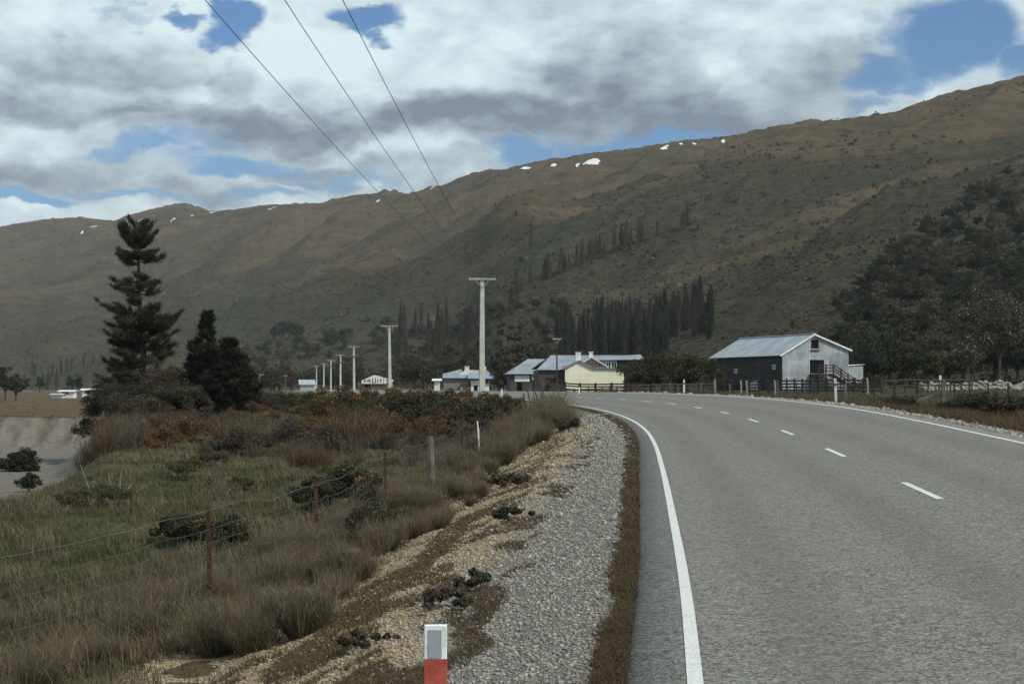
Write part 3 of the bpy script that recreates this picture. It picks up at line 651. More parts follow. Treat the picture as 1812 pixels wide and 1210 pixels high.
def left_hall():
    Y0 = 222; N = base_at(903, Y0); s = F_PX/Y0; rt = empty('low_hall', (N.x, N.y, N.z-.2), R(3)); zb = N.z-.2
    tag(rt, 'low dark hall with hipped grey roof, white board and round sign on its front', 'hall')
    H = lambda py: EYE+(688-py)/s-zb
    Wd = 60/s; e = H(662)
    ops = [(.9, 1.6, .1, 2.0), (Wd-1.6, Wd-.6, 0.1, 2.0)]
    wall('front_wall', brown_wall, rt, 0, Wd+3, 0, lambda x: e, ops)
    for o in ops: MB().box(o[0], o[1], .08, .12, o[2], o[3]).build('door', dark_in, rt)  # black panels stand for the shade inside the doorways
    wall('end_wall', brown_wall, rt, .15, 9, 0, lambda x: e, axis='y'); wall('end_wall', brown_wall, rt, .15, 9, 0, lambda x: e, y=Wd+2.85, axis='y')
    zr = H(639)+.35
    m = MB(); m.slab([(-.5, -.5, e), (Wd+3.3, -.5, e), (Wd+3.3, 4.5, zr), (2.7, 4.5, zr)], .08); m.slab([(2.7, 4.503, zr), (Wd+3.3, 4.503, zr), (Wd+3.3, 9.5, e), (-.5, 9.5, e)], .08)
    m.poly([(-.5, -.5, e), (2.7, 4.5, zr), (-.5, 9.5, e)], [(0, 1, 2)])
    m.build('roof', blue_roof, rt)
    MB().box(.5*13/s*1.2, 34/s, -.08, -.02, H(675.5), H(664.5)).build('white_board', white_p, rt)
    c = MB(); X0, Z0, r = 43.5/s, H(667.8), 6.3/s
    pts = [(X0+math.cos(a)*r, -.14, Z0+math.sin(a)*r) for a in [k*math.pi/12 for k in range(24)]]; pb = [(x, -.06, z) for x, _, z in pts]
    c.poly(pts+pb, [tuple(range(23, -1, -1)), tuple(range(24, 48))]+[(k, (k+1) % 24, 24+(k+1) % 24, 24+k) for k in range(24)])
    rs = c.build('round_sign', mat('round_sign_white', (.5, .52, .56), .5), rt)
    pts2 = [(X0+math.cos(a)*(r+.02), -.16, Z0+math.sin(a)*(r+.02)) for a in [math.pi*(.18+.64*k/12) for k in range(13)]]
    c = MB(); c.poly(pts2, [tuple(range(12, -1, -1))]); c.build('red_crown', post_red, rs)
left_hall()
def far_house():
    Y0 = 300; N = base_at(785, Y0); s = F_PX/Y0; N.z = .6; rt = empty('white_gabled_house', (N.x, N.y, N.z), 0); zb = N.z
    tag(rt, 'far bungalow with white gable, blue grey roof and attached garage behind the nearest power pole', 'house')
    H = lambda py: EYE+(688-py)/s-zb; X = lambda px: (px-785)/s
    wall('front_wall', mat('lilac_wall', (.21, .19, .19), .8, var=.1), rt, X(785), X(829), 0, lambda x: H(668))
    m = MB(); m.slab([(X(783), -.5, H(669)), (X(830), -.5, H(669)), (X(830), 2.2, H(660.5)), (X(783), 2.2, H(660.5))], .1)
    m.slab([(X(785), 2.203, H(661)), (X(818), 2.203, H(661)), (X(816), 6, H(653.5)), (X(812), 6, H(653.5))], .1)
    m.slab([(X(818), 1.9, H(660)), (X(866), 1.9, H(659)), (X(862), 6, H(656)), (X(824), 6, H(653))], .1)
    m.build('roof', blue_roof, rt)
    wall('white_gable', white_p, rt, X(813), X(852), H(664), lambda x: H(661)+(H(654)-H(661))*(1-abs(x-X(825))/(X(852)-X(825))) if x > X(825) else H(661)+(H(654)-H(661))*(x-X(813))/(X(825)-X(813)), y=1.4, brk=(X(825),))
    m = MB().box(X(821.5), X(829), 3, 3.8, H(656), H(649)); c = m.build('chimney', white_p, rt); MB().box(X(820.8), X(829.7), 2.9, 3.9, H(649), H(648)).build('chimney_cap', white_p, c)
    MB().box(X(856), X(859.5), 3, 3.5, H(657.5), H(648.5)).build('chimney', white_p, rt)
    ops = [(X(839), X(846), 0, H(682)), (X(855), X(863), H(679), H(675.6))]
    wall('garage_wall', white_p, rt, X(834), X(866), 0, lambda x: H(673.5), ops, y=-3)
    for o in ops: MB().box(o[0], o[1], -2.9, -2.86, o[2], o[3]).build('garage_opening_shade', dark_in, rt)  # black panels painted as the dark inside the garage
    m = MB(); m.slab([(X(829), -3.8, H(670)), (X(877), -3.8, H(670)), (X(877), .8, H(659.5)), (X(829), .8, H(659.5))], .12); m.build('garage_roof', mat('blue_garage_roof', (.22, .28, .33), .5, var=.15), rt)
    wall('garage_side', dark_timber, rt, -2.85, .6, 0, lambda x: H(671), y=X(874), axis='y'); wall('garage_side', dark_timber, rt, -2.85, .6, 0, lambda x: H(671), y=X(831), axis='y')
far_house()
def fruit_shed():
    Y0 = 560; s = F_PX/Y0; u, _ = ray(640, 688); rt = empty('fruit_shed', (u*Y0, Y0, 1.5), 0); zb = 1.5
    tag(rt, 'white gabled roadside shed painted FRUIT in dark letters between two power poles', 'shed')
    H = lambda py: EYE+(688-py)/s-zb; X = lambda px: (px-640)/s
    pk = X(661.8); Wd = X(684); zl, zp, zr = H(674), H(664.5), H(671)
    top = lambda x: zl+(zp-zl)*x/pk if x <= pk else zp+(zr-zp)*(x-pk)/(Wd-pk)
    wall('gable_panel', white_p, rt, 0, Wd, H(679.3), lambda x: top(x)+.1, brk=(pk,), y=-.32)
    wall('base_wall', brick, rt, .2, Wd-.1, 0, lambda x: H(679.3)-.01, [(X(645), X(655), 0, H(680.4))], y=.2)
    MB().box(X(645), X(655), .5, .6, 0, H(680.4)).build('shop_opening_shade', dark_in, rt)  # black panel painted as the shade inside the shop
    m = MB(); m.slab([(-.4, -.3, zl-.05), (pk, -.3, zp+.1), (pk, 12, zp+.1), (-.4, 12, zl-.05)], .12); m.slab([(pk, -.3, zp+.103), (Wd+.4, -.3, zr+.02), (Wd+.4, 12, zr+.02), (pk, 12, zp+.103)], .12); m.build('roof', blue_roof, rt)
    m = MB(); m.box(Wd+.02, X(692), 1.0, 9, 0, H(678)); e_ = m.build('side_room', mat('grey_green_wall', (.17, .22, .24), .8), rt); MB().slab([(Wd+.02, .6, H(677)), (X(694), .6, H(677)), (X(694), 6, H(671.5)), (Wd+.02, 6, H(671.5))], .1).build('side_roof', pale_roof, e_)
    z = H(677.3)
    L_ = MB()
    def st(x0, x1, y0, y1): L_.box(X(x0), X(x1), -.345, -.323, H(y1), H(y0))
    st(644.6, 645.9, 672.2, 677.4); st(645.9, 649, 672.2, 673.3); st(645.9, 648.3, 674.4, 675.4)                                  # F
    st(650.8, 652.1, 671.8, 677.4); st(652.1, 655.4, 671.8, 672.8); st(654.3, 655.5, 672.8, 674.4); st(652.1, 655.4, 674.4, 675.3); st(653.8, 655.2, 675.3, 677.4)   # R
    st(658.4, 659.8, 669.6, 678); st(663.8, 665.2, 669.6, 678); st(659.8, 663.8, 676.8, 678)                                    # U
    st(667.4, 668.8, 671.8, 677.4)                                                                                             # I
    st(671, 677, 672, 673.1); st(673.3, 674.7, 673.1, 677.4)                                                                   # T
    L_.build('lettering', letter, rt)
    m = MB(); m.box(X(632), X(639), 2, 6, 0, H(677)); m.build('side_store', mat('pinkish_store', (.28, .20, .17), .8), rt)
fruit_shed()
def small_house(name, label, px0, px1, pye, pyr, pyb, Y0, zb, wallm, roofm, skew=0.0, wins=(), dep=6):
    s = F_PX/Y0; u, _ = ray(px0, 688); rt = empty(name, (u*Y0, Y0, zb), 0); tag(rt, label, 'house' if 'house' in name else 'shed')
    H = lambda py: EYE+(688-py)/s-zb; X = lambda px: (px-px0)/s; Wd = X(px1)
    o2 = [(X(a), X(b), H(d), H(c)) for a, b, c, d in wins]
    wall('front_wall', wallm, rt, 0, Wd, 0, lambda x: H(pye), o2)
    for o in o2: win(rt, *o, bars=1, frame=brown_wall, glass=red_door if 'red' in label else None)
    for y_ in (0, Wd-.15): wall('side_wall', wallm, rt, .15, dep, 0, lambda x: H(pye), y=y_, axis='y')
    m = MB(); k = X(px0+skew)
    m.slab([(-.5, -.5, H(pye)), (Wd+.5, -.5, H(pye)), (Wd+.5-k, dep/2, H(pyr)), (-.5-k, dep/2, H(pyr))], .12); m.slab([(-.5-k, dep/2+.003, H(pyr)), (Wd+.5-k, dep/2+.003, H(pyr)), (Wd+.5-k, dep+.5, H(pye)), (-.5-k, dep+.5, H(pye))], .12)
    m.poly([(Wd+.2, 0, H(pye)), (Wd+.2, dep, H(pye)), (Wd+.2-k, dep/2, H(pyr))], [(0, 1, 2)])
    m.build('roof', roofm, rt); return rt
small_house('roadside_shed', 'small pale blue roofed shed left of the row of power poles', 531.5, 556, 681, 672, 686, 560, .4, mat('pale_wall', (.42, .43, .38), .8), pale_roof, skew=3)
small_house('farm_house', 'white farm house with red brown windows at the far left', 105, 130, 692.6, 690.4, 703, 400, -.5, white_p, white_p, wins=[(111, 121, 693.6, 698.5)], dep=3)
small_house('farm_house', 'white farm building immediately left of the tall thinned pine', 145, 170, 690.3, 687.7, 699, 420, -.3, white_p, white_p, wins=[(152, 157, 691.6, 696)], dep=3)
small_house('farm_house', 'lowest pale house wing nearest the left edge among the white farm buildings', 91, 109, 698.6, 696.4, 703.5, 395, -.6, white_p, pale_roof, dep=3)
small_house('roadside_shed', 'tiny unidentified white object built as a shed left of the bungalow with the white gable', 768.5, 777, 673.5, 670.3, 679, 330, 1.0, white_p, white_p, dep=3)  # white object of unclear kind, shaped here as a small shed

# ------------------------------------------------------------------ power poles and cables
def pole(px, pyt, Y, label, arm=1.9, name='power_pole', r0=.19, r1=.11, mt=None, group='concrete power poles following the road', second=False, lean=0.0, hz=None, rot=0.15):
    g = base_at(px, Y); zb = min(g.z, 0.9) if Y > 150 else g.z
    zt = EYE+(688-pyt)*Y/F_PX if hz is None else hz
    rt = empty(name, (g.x, g.y, zb-.1), rot); tag(rt, label, 'power pole', group); h = zt-zb
    m = MB(); n = 10
    # square tapered concrete pole
    m.hexa([(-r0, -r0*.8, 0), (r0, -r0*.8, 0), (r0, r0*.8, 0), (-r0, r0*.8, 0), (-r1+lean, -r1*.8, h), (r1+lean, -r1*.8, h), (r1+lean, r1*.8, h), (-r1+lean, r1*.8, h)])
    m.build('pole', mt or concrete, rt, bevel=.02)
    A = MB(); A.box(-arm/2+lean, arm/2+lean, -.06-r1, .05-r1, h-.12, h+.02)
    A.bar((-arm*.28+lean, -r1-.02, h-.1), (lean, -r1-.02, h-.6), .04); A.bar((arm*.28+lean, -r1-.02, h-.1), (lean, -r1-.02, h-.6), .04)
    A.build('cross_arm', mat('pale_cross_arm', (.30, .31, .30), .8), rt)
    if second: MB().box(-arm/2, arm/2, -.06-r0, .05-r0, h*.8, h*.8+.12).build('cross_arm', timber, rt)
    out = []
    for k in (-.47, .02, .47):
        p = Vector((k*arm+lean, -r1, h+.02)); c = MB().tube([p, p+Vector((0, 0, .09)), p+Vector((0, 0, .1)), p+Vector((0, 0, .17))], [.025, .025, .05, .04], 8).build('insulator', insul, rt)
        out.append(Matrix.Translation(rt.location) @ Matrix.Rotation(rot, 4, 'Z') @ (p+Vector((0, 0, .17))))
    return out
PL = [(853, 490, 105, 'tallest nearest concrete power pole rising from the orange gorse', 1.75, False),
      (690.5, 575, 184, 'second nearest concrete power pole right of the white FRUIT gable', 1.9, False),
      (627, 612, 276, 'concrete power pole just left of the white FRUIT gable', 2.0, True),
      (602.5, 627, 343, 'slim concrete power pole, fourth along the row from the nearest', 2.0, True),
      (585.5, 637, 411, 'concrete power pole, fifth along the row from the nearest', 2.0, True),
      (573, 643, 466, 'concrete power pole second from the pale blue roofed shed', 2.0, False),
      (560, 647, 511, 'farthest concrete power pole standing next to the pale blue roofed shed', 2.0, True)]
tips = []
for px, pyt, Y, lab, arm, sec in PL: tips.append(pole(px, pyt, Y, lab, arm, second=sec, r0=.20 if Y < 200 else .22, r1=.12 if Y < 200 else .15, lean=-.12 if 150 < Y < 300 else 0))
# pole behind the camera that carries the near span
g = Vector((-5.1, -12, zg1(-5.1, -12))); rt = empty('power_pole', (g.x, g.y, g.z), .1)
tag(rt, 'concrete power pole behind the viewpoint holding the near span of cables', 'power pole', 'concrete power poles following the road')
MB().hexa([(-.2, -.16, 0), (.2, -.16, 0), (.2, .16, 0), (-.2, .16, 0), (-.12, -.1, 9.6), (.12, -.1, 9.6), (.12, .1, 9.6), (-.12, .1, 9.6)]).build('pole', concrete, rt)
MB().box(-1.6, 1.6, -.2, -.1, 9.45, 9.6).build('cross_arm', timber, rt)
near = []
for px, py, k in ((372, 20, 0), (500, 20, 1), (590, 20, 2)):     # where each conductor leaves the view, then on to that pole
    near.append(Vector((g.x+(-1.15, .4, 1.45)[k], g.y-.15, g.z+9.75)))
def cable(a, b, sag, label, r=.011, mid=None):
    m = MB(); n = 60; pts = []
    for i in range(n+1):
        t_ = i/n; p = a.lerp(b, t_); p.z -= 4*sag*t_*(1-t_); pts.append(p)
    m.tube(pts, r*.58, 5, False); tag(m.build('power_cable', cable_m), label, 'cable', 'power cables strung between the poles')
lab3 = ['leftmost of the three overhead cables crossing the sky', 'middle one of the three overhead cables crossing the sky', 'rightmost of the three overhead cables crossing the sky']
for k in range(3):
    a, b = near[k], tips[0][k]
    # sag chosen so that the span hangs like a catenary of about 0.9 m
    cable(a, b, 1.0, lab3[k], .013)
for i in range(len(tips)-1):
    for k in range(3): cable(tips[i][k], tips[i+1][k], .9, 'far thin cable running pole to pole down the valley', .009)
pole(985.5, 598, 200, 'slender brown wooden pole in front of the cream house left wall', 1.1, 'wooden_pole', .11, .07, dark_timber, None, rot=.1)
pole(459, 662, 330, 'short grey pole with flat cross arm right of the dark conifers', 1.9, 'wooden_pole', .12, .1, timber, None, rot=.1)
pole(505, 664, 420, 'thin pole between the dark conifers and the pale blue roofed shed', 1.0, 'wooden_pole', .1, .08, timber, None)
pole(47.5, 691, 420, 'small pole with cross arm by the left edge over the gravel pit', 2.4, 'wooden_pole', .1, .08, timber, None)
pole(679, 652, 540, 'thin dark pole rising behind the FRUIT shed roof', .8, 'wooden_pole', .09, .07, dark_timber, None)

# ------------------------------------------------------------------ road edge markers
def marker(loc, h, w_, label, rz=0.0, band=True, lean=(0, 0), face=True):
    rt = empty('edge_marker_post', loc, rz); rt.rotation_euler = (lean[0], lean[1], rz)
    tag(rt, label, 'marker post', 'white edge marker posts along the road')
    t_ = w_*.45; m = MB(); zt = h-.012
    m.box(-w_/2, w_/2, -t_/2, t_/2, -.15, h-.31 if band else zt)
    if band: m.box(-w_/2, w_/2, -t_/2, t_/2, h-.20, zt)
    m.poly([(-w_/2, -t_/2, zt), (w_/2, -t_/2, zt), (w_/2, t_/2, zt), (-w_/2, t_/2, zt), (-w_/2+.005, -t_/2+.006, h), (w_/2-.005, -t_/2+.006, h), (w_/2-.005, t_/2-.006, h), (-w_/2+.005, t_/2-.006, h)], [(4, 5, 6, 7), (0, 1, 5, 4), (1, 2, 6, 5), (2, 3, 7, 6), (3, 0, 4, 7)])
    m.build('post', post_white, rt)
    if band: MB().box(-w_/2-.002, w_/2+.002, -t_/2-.002, t_/2+.002, h-.31, h-.20).build('red_band', post_red, rt)
    if face: MB().box(-w_*.29, w_*.29, -t_/2-.006, -t_/2-.001, h-.185, h-.03).build('reflector', reflector, rt)
# nearest: top at 1105, red band below it
p = at(771, 1105, 7.3)
rt = empty('edge_marker_post', (p.x, p.y, zg1(p.x, p.y)), R(1)); tag(rt, 'nearest edge marker with grey reflector and red band at the bottom of the view', 'marker post', 'white edge marker posts along the road')
hh = p.z-zg1(p.x, p.y)
MB().box(-.05, .05, -.022, .022, -.1, hh-.45).box(-.05, .05, -.022, .022, hh-.149, hh).build('post', post_white, rt, bevel=.003)
MB().box(-.0505, .0505, -.0225, .0225, hh-.45, hh-.149).build('red_band', post_red, rt, bevel=.002)
MB().box(-.031, .027, -.026, -.0215, hh-.142, hh-.019).build('reflector', reflector, rt)
def mk(px, pyt, pyb, Y, off, label, **k):
    g = base_at(px, Y); zt = EYE+(688-pyt)*Y/F_PX; marker((g.x, g.y, g.z), zt-g.z, .1, label, **k)
mk(1479.5, 670, 710, 66, 0, 'red banded white marker beside the right lane in front of the barn yard', band=True, face=False, lean=(0, R(-2)), rz=R(-20))
mk(1210.5, 672, 697, 108, 0, 'red banded white marker across the road between cream house and woolshed', band=True, face=False)
mk(1024.5, 685.5, 696, 136, 0, 'short plain white marker before the cream gable wall', band=False, face=False, lean=(0, R(5)))
mk(888, 689, 717, 88, 0, 'plain white marker on the inside bend right of the nearest power pole', band=False, face=False)
for px, pt, Y, lab in ((660, 690, 230, 'first tiny white post on the far verge right of the FRUIT shed'), (701, 690.5, 215, 'tiny white post just right of the second nearest power pole'), (714, 690.5, 205, 'tiny white post between second pole and gorse, middle of three'), (728, 690.5, 190, 'tiny white post nearest to the orange gorse on the far verge'), (817, 686, 130, 'thin white post below the bungalow garage')):
    mk(px, pt, 699, Y, 0, lab, band=False, face=False)
# leaning white survey stake in the scrub
g = base_at(845, 52); zt = EYE+(688-745)*52/F_PX
rt = MB().tube([(.06, 0, -.1), (.02, 0, .9), (.015, 0, .92), (-.01, 0, zt-g.z)], [.028, .028, .024, .02], 6).build('survey_stake', post_white); rt.location = g
tag(rt, 'thin white stake leaning in the grass below the orange gorse', 'stake')

# ------------------------------------------------------------------ fences
def draped(off0, s): return rpt(s, off0)
def fence_pts(plist, n):
    P = np.array(plist, float); d = np.r_[0, np.cumsum(np.hypot(*np.diff(P, axis=0).T))]; t_ = np.linspace(0, d[-1], n)
    x = np.interp(t_, d, P[:, 0]); y = np.interp(t_, d, P[:, 1]); return np.stack([x, y, zg(x, y, False)], -1)
FX = lambda px, Y: (ray(px, 688)[0]*Y, Y)
FL = [(-7.2, 8.0), FX(375, 19.3), FX(565, 23.5), FX(683, 32), FX(765, 40), FX(818, 50), FX(861, 60), FX(895, 70), FX(918, 80), FX(934, 90), FX(945, 102), FX(940, 116), FX(925, 130)]
fr = empty('netting_fence', (0, 0, 0)); tag(fr, 'sagging sheep netting fence with rusty posts along the left bank', 'fence')
pl = [(375, 19.3, 1.13, 0), (565, 23.5, 1.12, 1), (683, 32, 1.1, 2), (765, 40, 1.15, 3), (818, 50, 1.2, 4), (861, 60, 1.2, 4), (890, 70, 1.25, 4), (905, 80, 1.3, 4), (921, 85, 1.35, -8), (934, 90, 1.4, -10), (944, 92, 1.45, -14), (957, 95, 1.55, -17), (968, 97, 1.6, -20), (973, 98, 1.75, -22)]
for i, (px, Y, h, ln) in enumerate(pl):
    g = base_at(px, Y); a = R(ln if ln < 0 else random.uniform(-3, 0)); m = MB()
    p0 = Vector((g.x, g.y, g.z-.2)); p1 = Vector((g.x+math.sin(a)*h, g.y, g.z+math.cos(a)*h))
    wd = .055 if i < 4 else .06
    if i < 3: m.bar(p0, p1, wd, .012); m.bar(p0+Vector((0, .02, 0)), p1+Vector((0, .02, 0)), .012, .05)
    elif i == 3: m.tube([p0, p1], [.09, .085], 8)
    else: m.bar(p0, p1, wd, .04)
    m.build('post', rust if i < 3 else (timber if i == 3 else blacksteel), fr)
g0 = base_at(560, 23.6)
F0 = fence_pts(FL, 700); T = np.arange(700)
hts = [.08, .22, .36, .51, .66, .82, 1.04]
for h in hts:
    P = F0.copy(); sag = .03*np.sin(T*.21)+.05*fbm(T*.02, T*0+h, 3, 61); P[:, 2] += h*(1+.0)+sag
    MB().tube([tuple(p) for p in P[::2]], 0.0021 if h < 1 else .0038, 4, False).build('wire', wire_m, fr)
m = MB(); acc = 0
for i in range(0, 330, 1):
    d = np.hypot(*(F0[i+1]-F0[i])[:2]); acc += d
    if acc > .16 and F0[i][1] < 48:
        acc = 0; p = F0[i]; j = random.uniform(-.02, .02); sg = .03*math.sin(i*.21)
        m.bar((p[0], p[1], p[2]+.06+sg), (p[0]+j, p[1], p[2]+.83+sg), .003)
m.build('netting', wire_m, fr)

def post_wire_fence(name, label, pts, posts, hts_, mt=blacksteel, strainers=(), wire=True, cat='fence'):
    fr = empty(name, (0, 0, 0)); tag(fr, label, cat)
    for px, Y, h, w_ in posts:
        g = base_at(px, Y); MB().bar((g.x, g.y, g.z-.2), (g.x+random.uniform(-.04, .04), g.y, g.z+h), w_).build('post', mt if w_ < .09 else timber, fr)
    if wire:
        P0_ = fence_pts(pts, 160)
        for h in hts_: MB().tube([(p[0], p[1], p[2]+h) for p in P0_], .006, 4, False).build('wire', wire_m, fr)
    return fr
rp = [(1186, 150), (1292, 122), (1376, 104), (1440, 92), (1495, 84), (1546, 78), (1582, 75), (1623, 72), (1689, 67), (1717, 65), (1749, 63), (1785, 60), (1812, 58.5), (1850, 57)]
fr = post_wire_fence('post_and_wire_fence', 'long post and wire fence beyond the right verge in front of the barn paddock', [FX(a, b) for a, b in rp],
    [(1186, 150, 1.25, .14), (1240, 134, 1.15, .12), (1292, 122, 1.1, .13), (1336, 112, 1.1, .06), (1376, 104, 1.25, .13), (1410, 98, 1.15, .06), (1440, 92, 1.1, .06), (1495, 84, 1.1, .14), (1546, 78, 1.15, .06), (1582, 75, 1.1, .06), (1623, 72, 1.1, .06), (1669, 69, 1.3, .16), (1689, 67, 1.15, .055), (1717, 65, 1.15, .055), (1749, 63, 1.15, .055), (1785, 60, 1.15, .055)], [.25, .45, .65, .85, 1.05])
g = base_at(1669, 69); MB().bar((g.x-1.9, g.y, g.z+.05), (g.x-.1, g.y, g.z+.75), .09).build('brace', timber, fr); MB().bar((g.x-.12, g.y, g.z+1.25), (g.x-.12, g.y, g.z+1.45), .08).build('white_cap', white_p, fr)
def rail_fence(name, label, a, b, n, h, rails, mt, pw=.15, cat='fence', gates=()):
    fr = empty(name, (0, 0, 0)); tag(fr, label, cat); A_ = Vector(a); B_ = Vector(b)
    P_ = [A_.lerp(B_, i/(n-1)) for i in range(n)]
    for p in P_: p.z = zg1(p.x, p.y)
    for p in P_: MB().bar((p.x, p.y, p.z-.2), (p.x, p.y, p.z+h+.08), pw).build('post', mt, fr)
    for r_ in rails:
        m = MB()
        for p, q in zip(P_[:-1], P_[1:]): m.bar((p.x, p.y-pw*.6, p.z+r_), (q.x, q.y-pw*.6, q.z+r_), .05, .14)
        m.build('rail', mt, fr)
    return fr
rail_fence('cattle_rails', 'dark wooden cattle rail fence across the cream gable wall', (*FX(1000, 172), 0), (*FX(1112, 158), 0), 5, 1.3, (.25, .62, .98, 1.22), dark_timber, .22)
rail_fence('cattle_rails', 'low rusty pen rails right under the cream wall', (*FX(1003, 186), 0), (*FX(1104, 186), 0), 9, .75, (.3, .65), rust, .12)
rail_fence('cattle_rails', 'pale grey gate and rails left of the cream gable wall', (*FX(973, 176), 0), (*FX(999, 174), 0), 3, 1.15, (.2, .42, .64, .86, 1.08), timber, .1)
rail_fence('yard_rails', 'weathered sheep yard rails between the willows and the woolshed', (*FX(1118, 160), 0), (*FX(1262, 168), 0), 9, 1.2, (.35, .7, 1.05), dark_timber, .17)
rail_fence('yard_rails', 'dark sheep yard rails directly in front of the woolshed', (*FX(1238, 176), 0), (*FX(1392, 160), 0), 11, 1.35, (.3, .6, .9, 1.2), dark_timber, .17)
rail_fence('yard_rails', 'sheep yard rails running from the woolshed ramp to the right', (*FX(1392, 158), 0), (*FX(1560, 140), 0), 12, 1.35, (.3, .6, .9, 1.2), dark_timber, .16)
rail_fence('yard_rails', 'long low rails reaching right towards the pale rock heap', (*FX(1560, 142), 0), (*FX(1720, 150), 0), 9, 1.2, (.6, 1.1), dark_timber, .12)
for px, Y, h, lab in ((1265, 150, 1.5, 'pale yard gate post at the left end of the woolshed'), (1311, 148, 1.35, 'pale yard post under the woolshed side wall, left of the leaning sheet'), (1321, 148, 1.35, 'pale yard post nearest to the leaning white sheet'), (1371, 145, 1.3, 'pale crooked post right of the red brown door'), (1535, 135, 1.35, 'leaning pale post right of the woolshed lean-to')):
    g = base_at(px, Y); o = MB().tube([(0, 0, -.2), (.02, 0, h*.5), (-.03, 0, h)], [.09, .08, .075], 8).build('yard_post', mat('pale_post', (.30, .29, .25), .85, var=.3), None); o.location = g; tag(o, lab, 'post')
# low white rail on the far verge
rail_fence('verge_rail', 'far low grey railing along the road left of the gorse', (*FX(655, 235), 0), (*FX(745, 172), 0), 9, .85, (.75,), mat('dull_white', (.33, .34, .31), .8), .10)
# ================================================================== vegetation
def tris(P, D, wdt, side=None):
    """one narrow triangle per row: base P, tip P+D, base width wdt"""
    n = len(P); a = rng.uniform(0, 2*np.pi, n)
    s_ = np.stack([np.cos(a), np.sin(a), np.zeros(n)], -1)*np.asarray(wdt).reshape(-1, 1)/2
    V = np.stack([P-s_, P+s_, P+D], 1).reshape(-1, 3); return V, np.arange(3*n).reshape(-1, 3)
def blades(P, D, wdt, bend=.35):
    """bent blade: two quads folded into 3 triangles"""
    n = len(P); a = rng.uniform(0, 2*np.pi, n); s_ = np.stack([np.cos(a), np.sin(a), 0*a], -1)*np.asarray(wdt).reshape(-1, 1)/2
    L = np.linalg.norm(D, axis=1, keepdims=True); h = np.stack([D[:, 0], D[:, 1], 0*a], -1)
    M = P+D*.5-h*bend*.5; T = P+D+h*bend-np.stack([0*a, 0*a, L[:, 0]*.08], -1)
    V = np.stack([P-s_, P+s_, M-s_*.7, M+s_*.7, T], 1).reshape(-1, 3)
    b = np.arange(n)[:, None]*5
    Fc = np.concatenate([b+np.array([[0, 1, 3]]), b+np.array([[0, 3, 2]]), b+np.array([[2, 3, 4]])], 1).reshape(-1, 3); return V, Fc
def leaves(C, size, up=0.0, elong=1.5):
    n = len(C); d = rng.normal(size=(n, 3)); d[:, 2] += up; d /= np.linalg.norm(d, axis=1, keepdims=True)
    e = np.cross(d, rng.normal(size=(n, 3))); e /= np.linalg.norm(e, axis=1, keepdims=True)
    s_ = np.asarray(size).reshape(-1, 1)*np.ones((n, 1))
    V = np.stack([C-d*s_*elong/2-e*s_*.15, C+e*s_*.5, C+d*s_*elong/2+e*s_*.1, C-e*s_*.5], 1).reshape(-1, 3)
    return V, np.arange(4*n).reshape(-1, 4)
def in_ball(n, shell=.5):
    d = rng.normal(size=(n, 3)); d /= np.linalg.norm(d, axis=1, keepdims=True); return d*(rng.uniform(0, 1, (n, 1))**shell)
def G(nm, c1, c2, c3, trans=.25, rough=.85):
    return mat(nm, tuple(c2), rough, .15, var=.35, scale=.9, tint=(c1, c2, c3), trans=trans)
m_grass = G('short_grass', (.046, .053, .026), (.082, .084, .043), (.17, .15, .085))
m_dry = G('dry_grass', (.075, .065, .043), (.145, .122, .080), (.31, .265, .18))
m_strip = G('brown_verge_grass', (.062, .047, .028), (.100, .077, .046), (.155, .122, .078))
m_verge = G('orange_verge_grass', (.06, .045, .028), (.115, .084, .052), (.17, .135, .085))
m_pine = G('pine_needles', (.036, .038, .026), (.066, .066, .044), (.115, .104, .068), .2)
m_dark = G('dark_conifer', (.020, .025, .018), (.035, .040, .028), (.060, .062, .043), .1)
m_gorse = G('gorse_leaf', (.030, .033, .021), (.052, .052, .032), (.088, .080, .050), .1)
m_flower = G('gorse_flower', (.22, .095, .028), (.30, .145, .04), (.37, .20, .06), .2)
m_twig = G('brown_twigs', (.058, .040, .026), (.10, .070, .044), (.17, .128, .085), .1)
m_twig2 = G('grey_twigs', (.060, .052, .038), (.10, .087, .064), (.175, .152, .115), .1)
m_pop = G('bare_poplar', (.036, .037, .030), (.056, .055, .043), (.085, .08, .063), .1)
m_poph = G('hill_poplar', (.055, .052, .042), (.08, .074, .058), (.12, .108, .085), .1)
m_wil = G('willow_twigs', (.032, .032, .018), (.052, .050, .027), (.080, .073, .040), .15)
m_ever = G('evergreen_leaf', (.024, .030, .020), (.042, .049, .031), (.072, .075, .046), .1)
m_olive = G('olive_leaf', (.045, .050, .026), (.078, .080, .040), (.12, .115, .060), .15)
m_bloss = G('pale_blossom', (.14, .14, .12), (.26, .26, .23), (.40, .40, .37), .2)
m_brownwood = G('brown_wood', (.042, .037, .028), (.068, .058, .043), (.105, .09, .066), .1)
bark = mat('dark_bark', (.08, .068, .056), .95, .05, var=.4, scale=4, bump=.4)
palebark = mat('pale_bark', (.17, .155, .13), .95, .05, var=.4, scale=4)

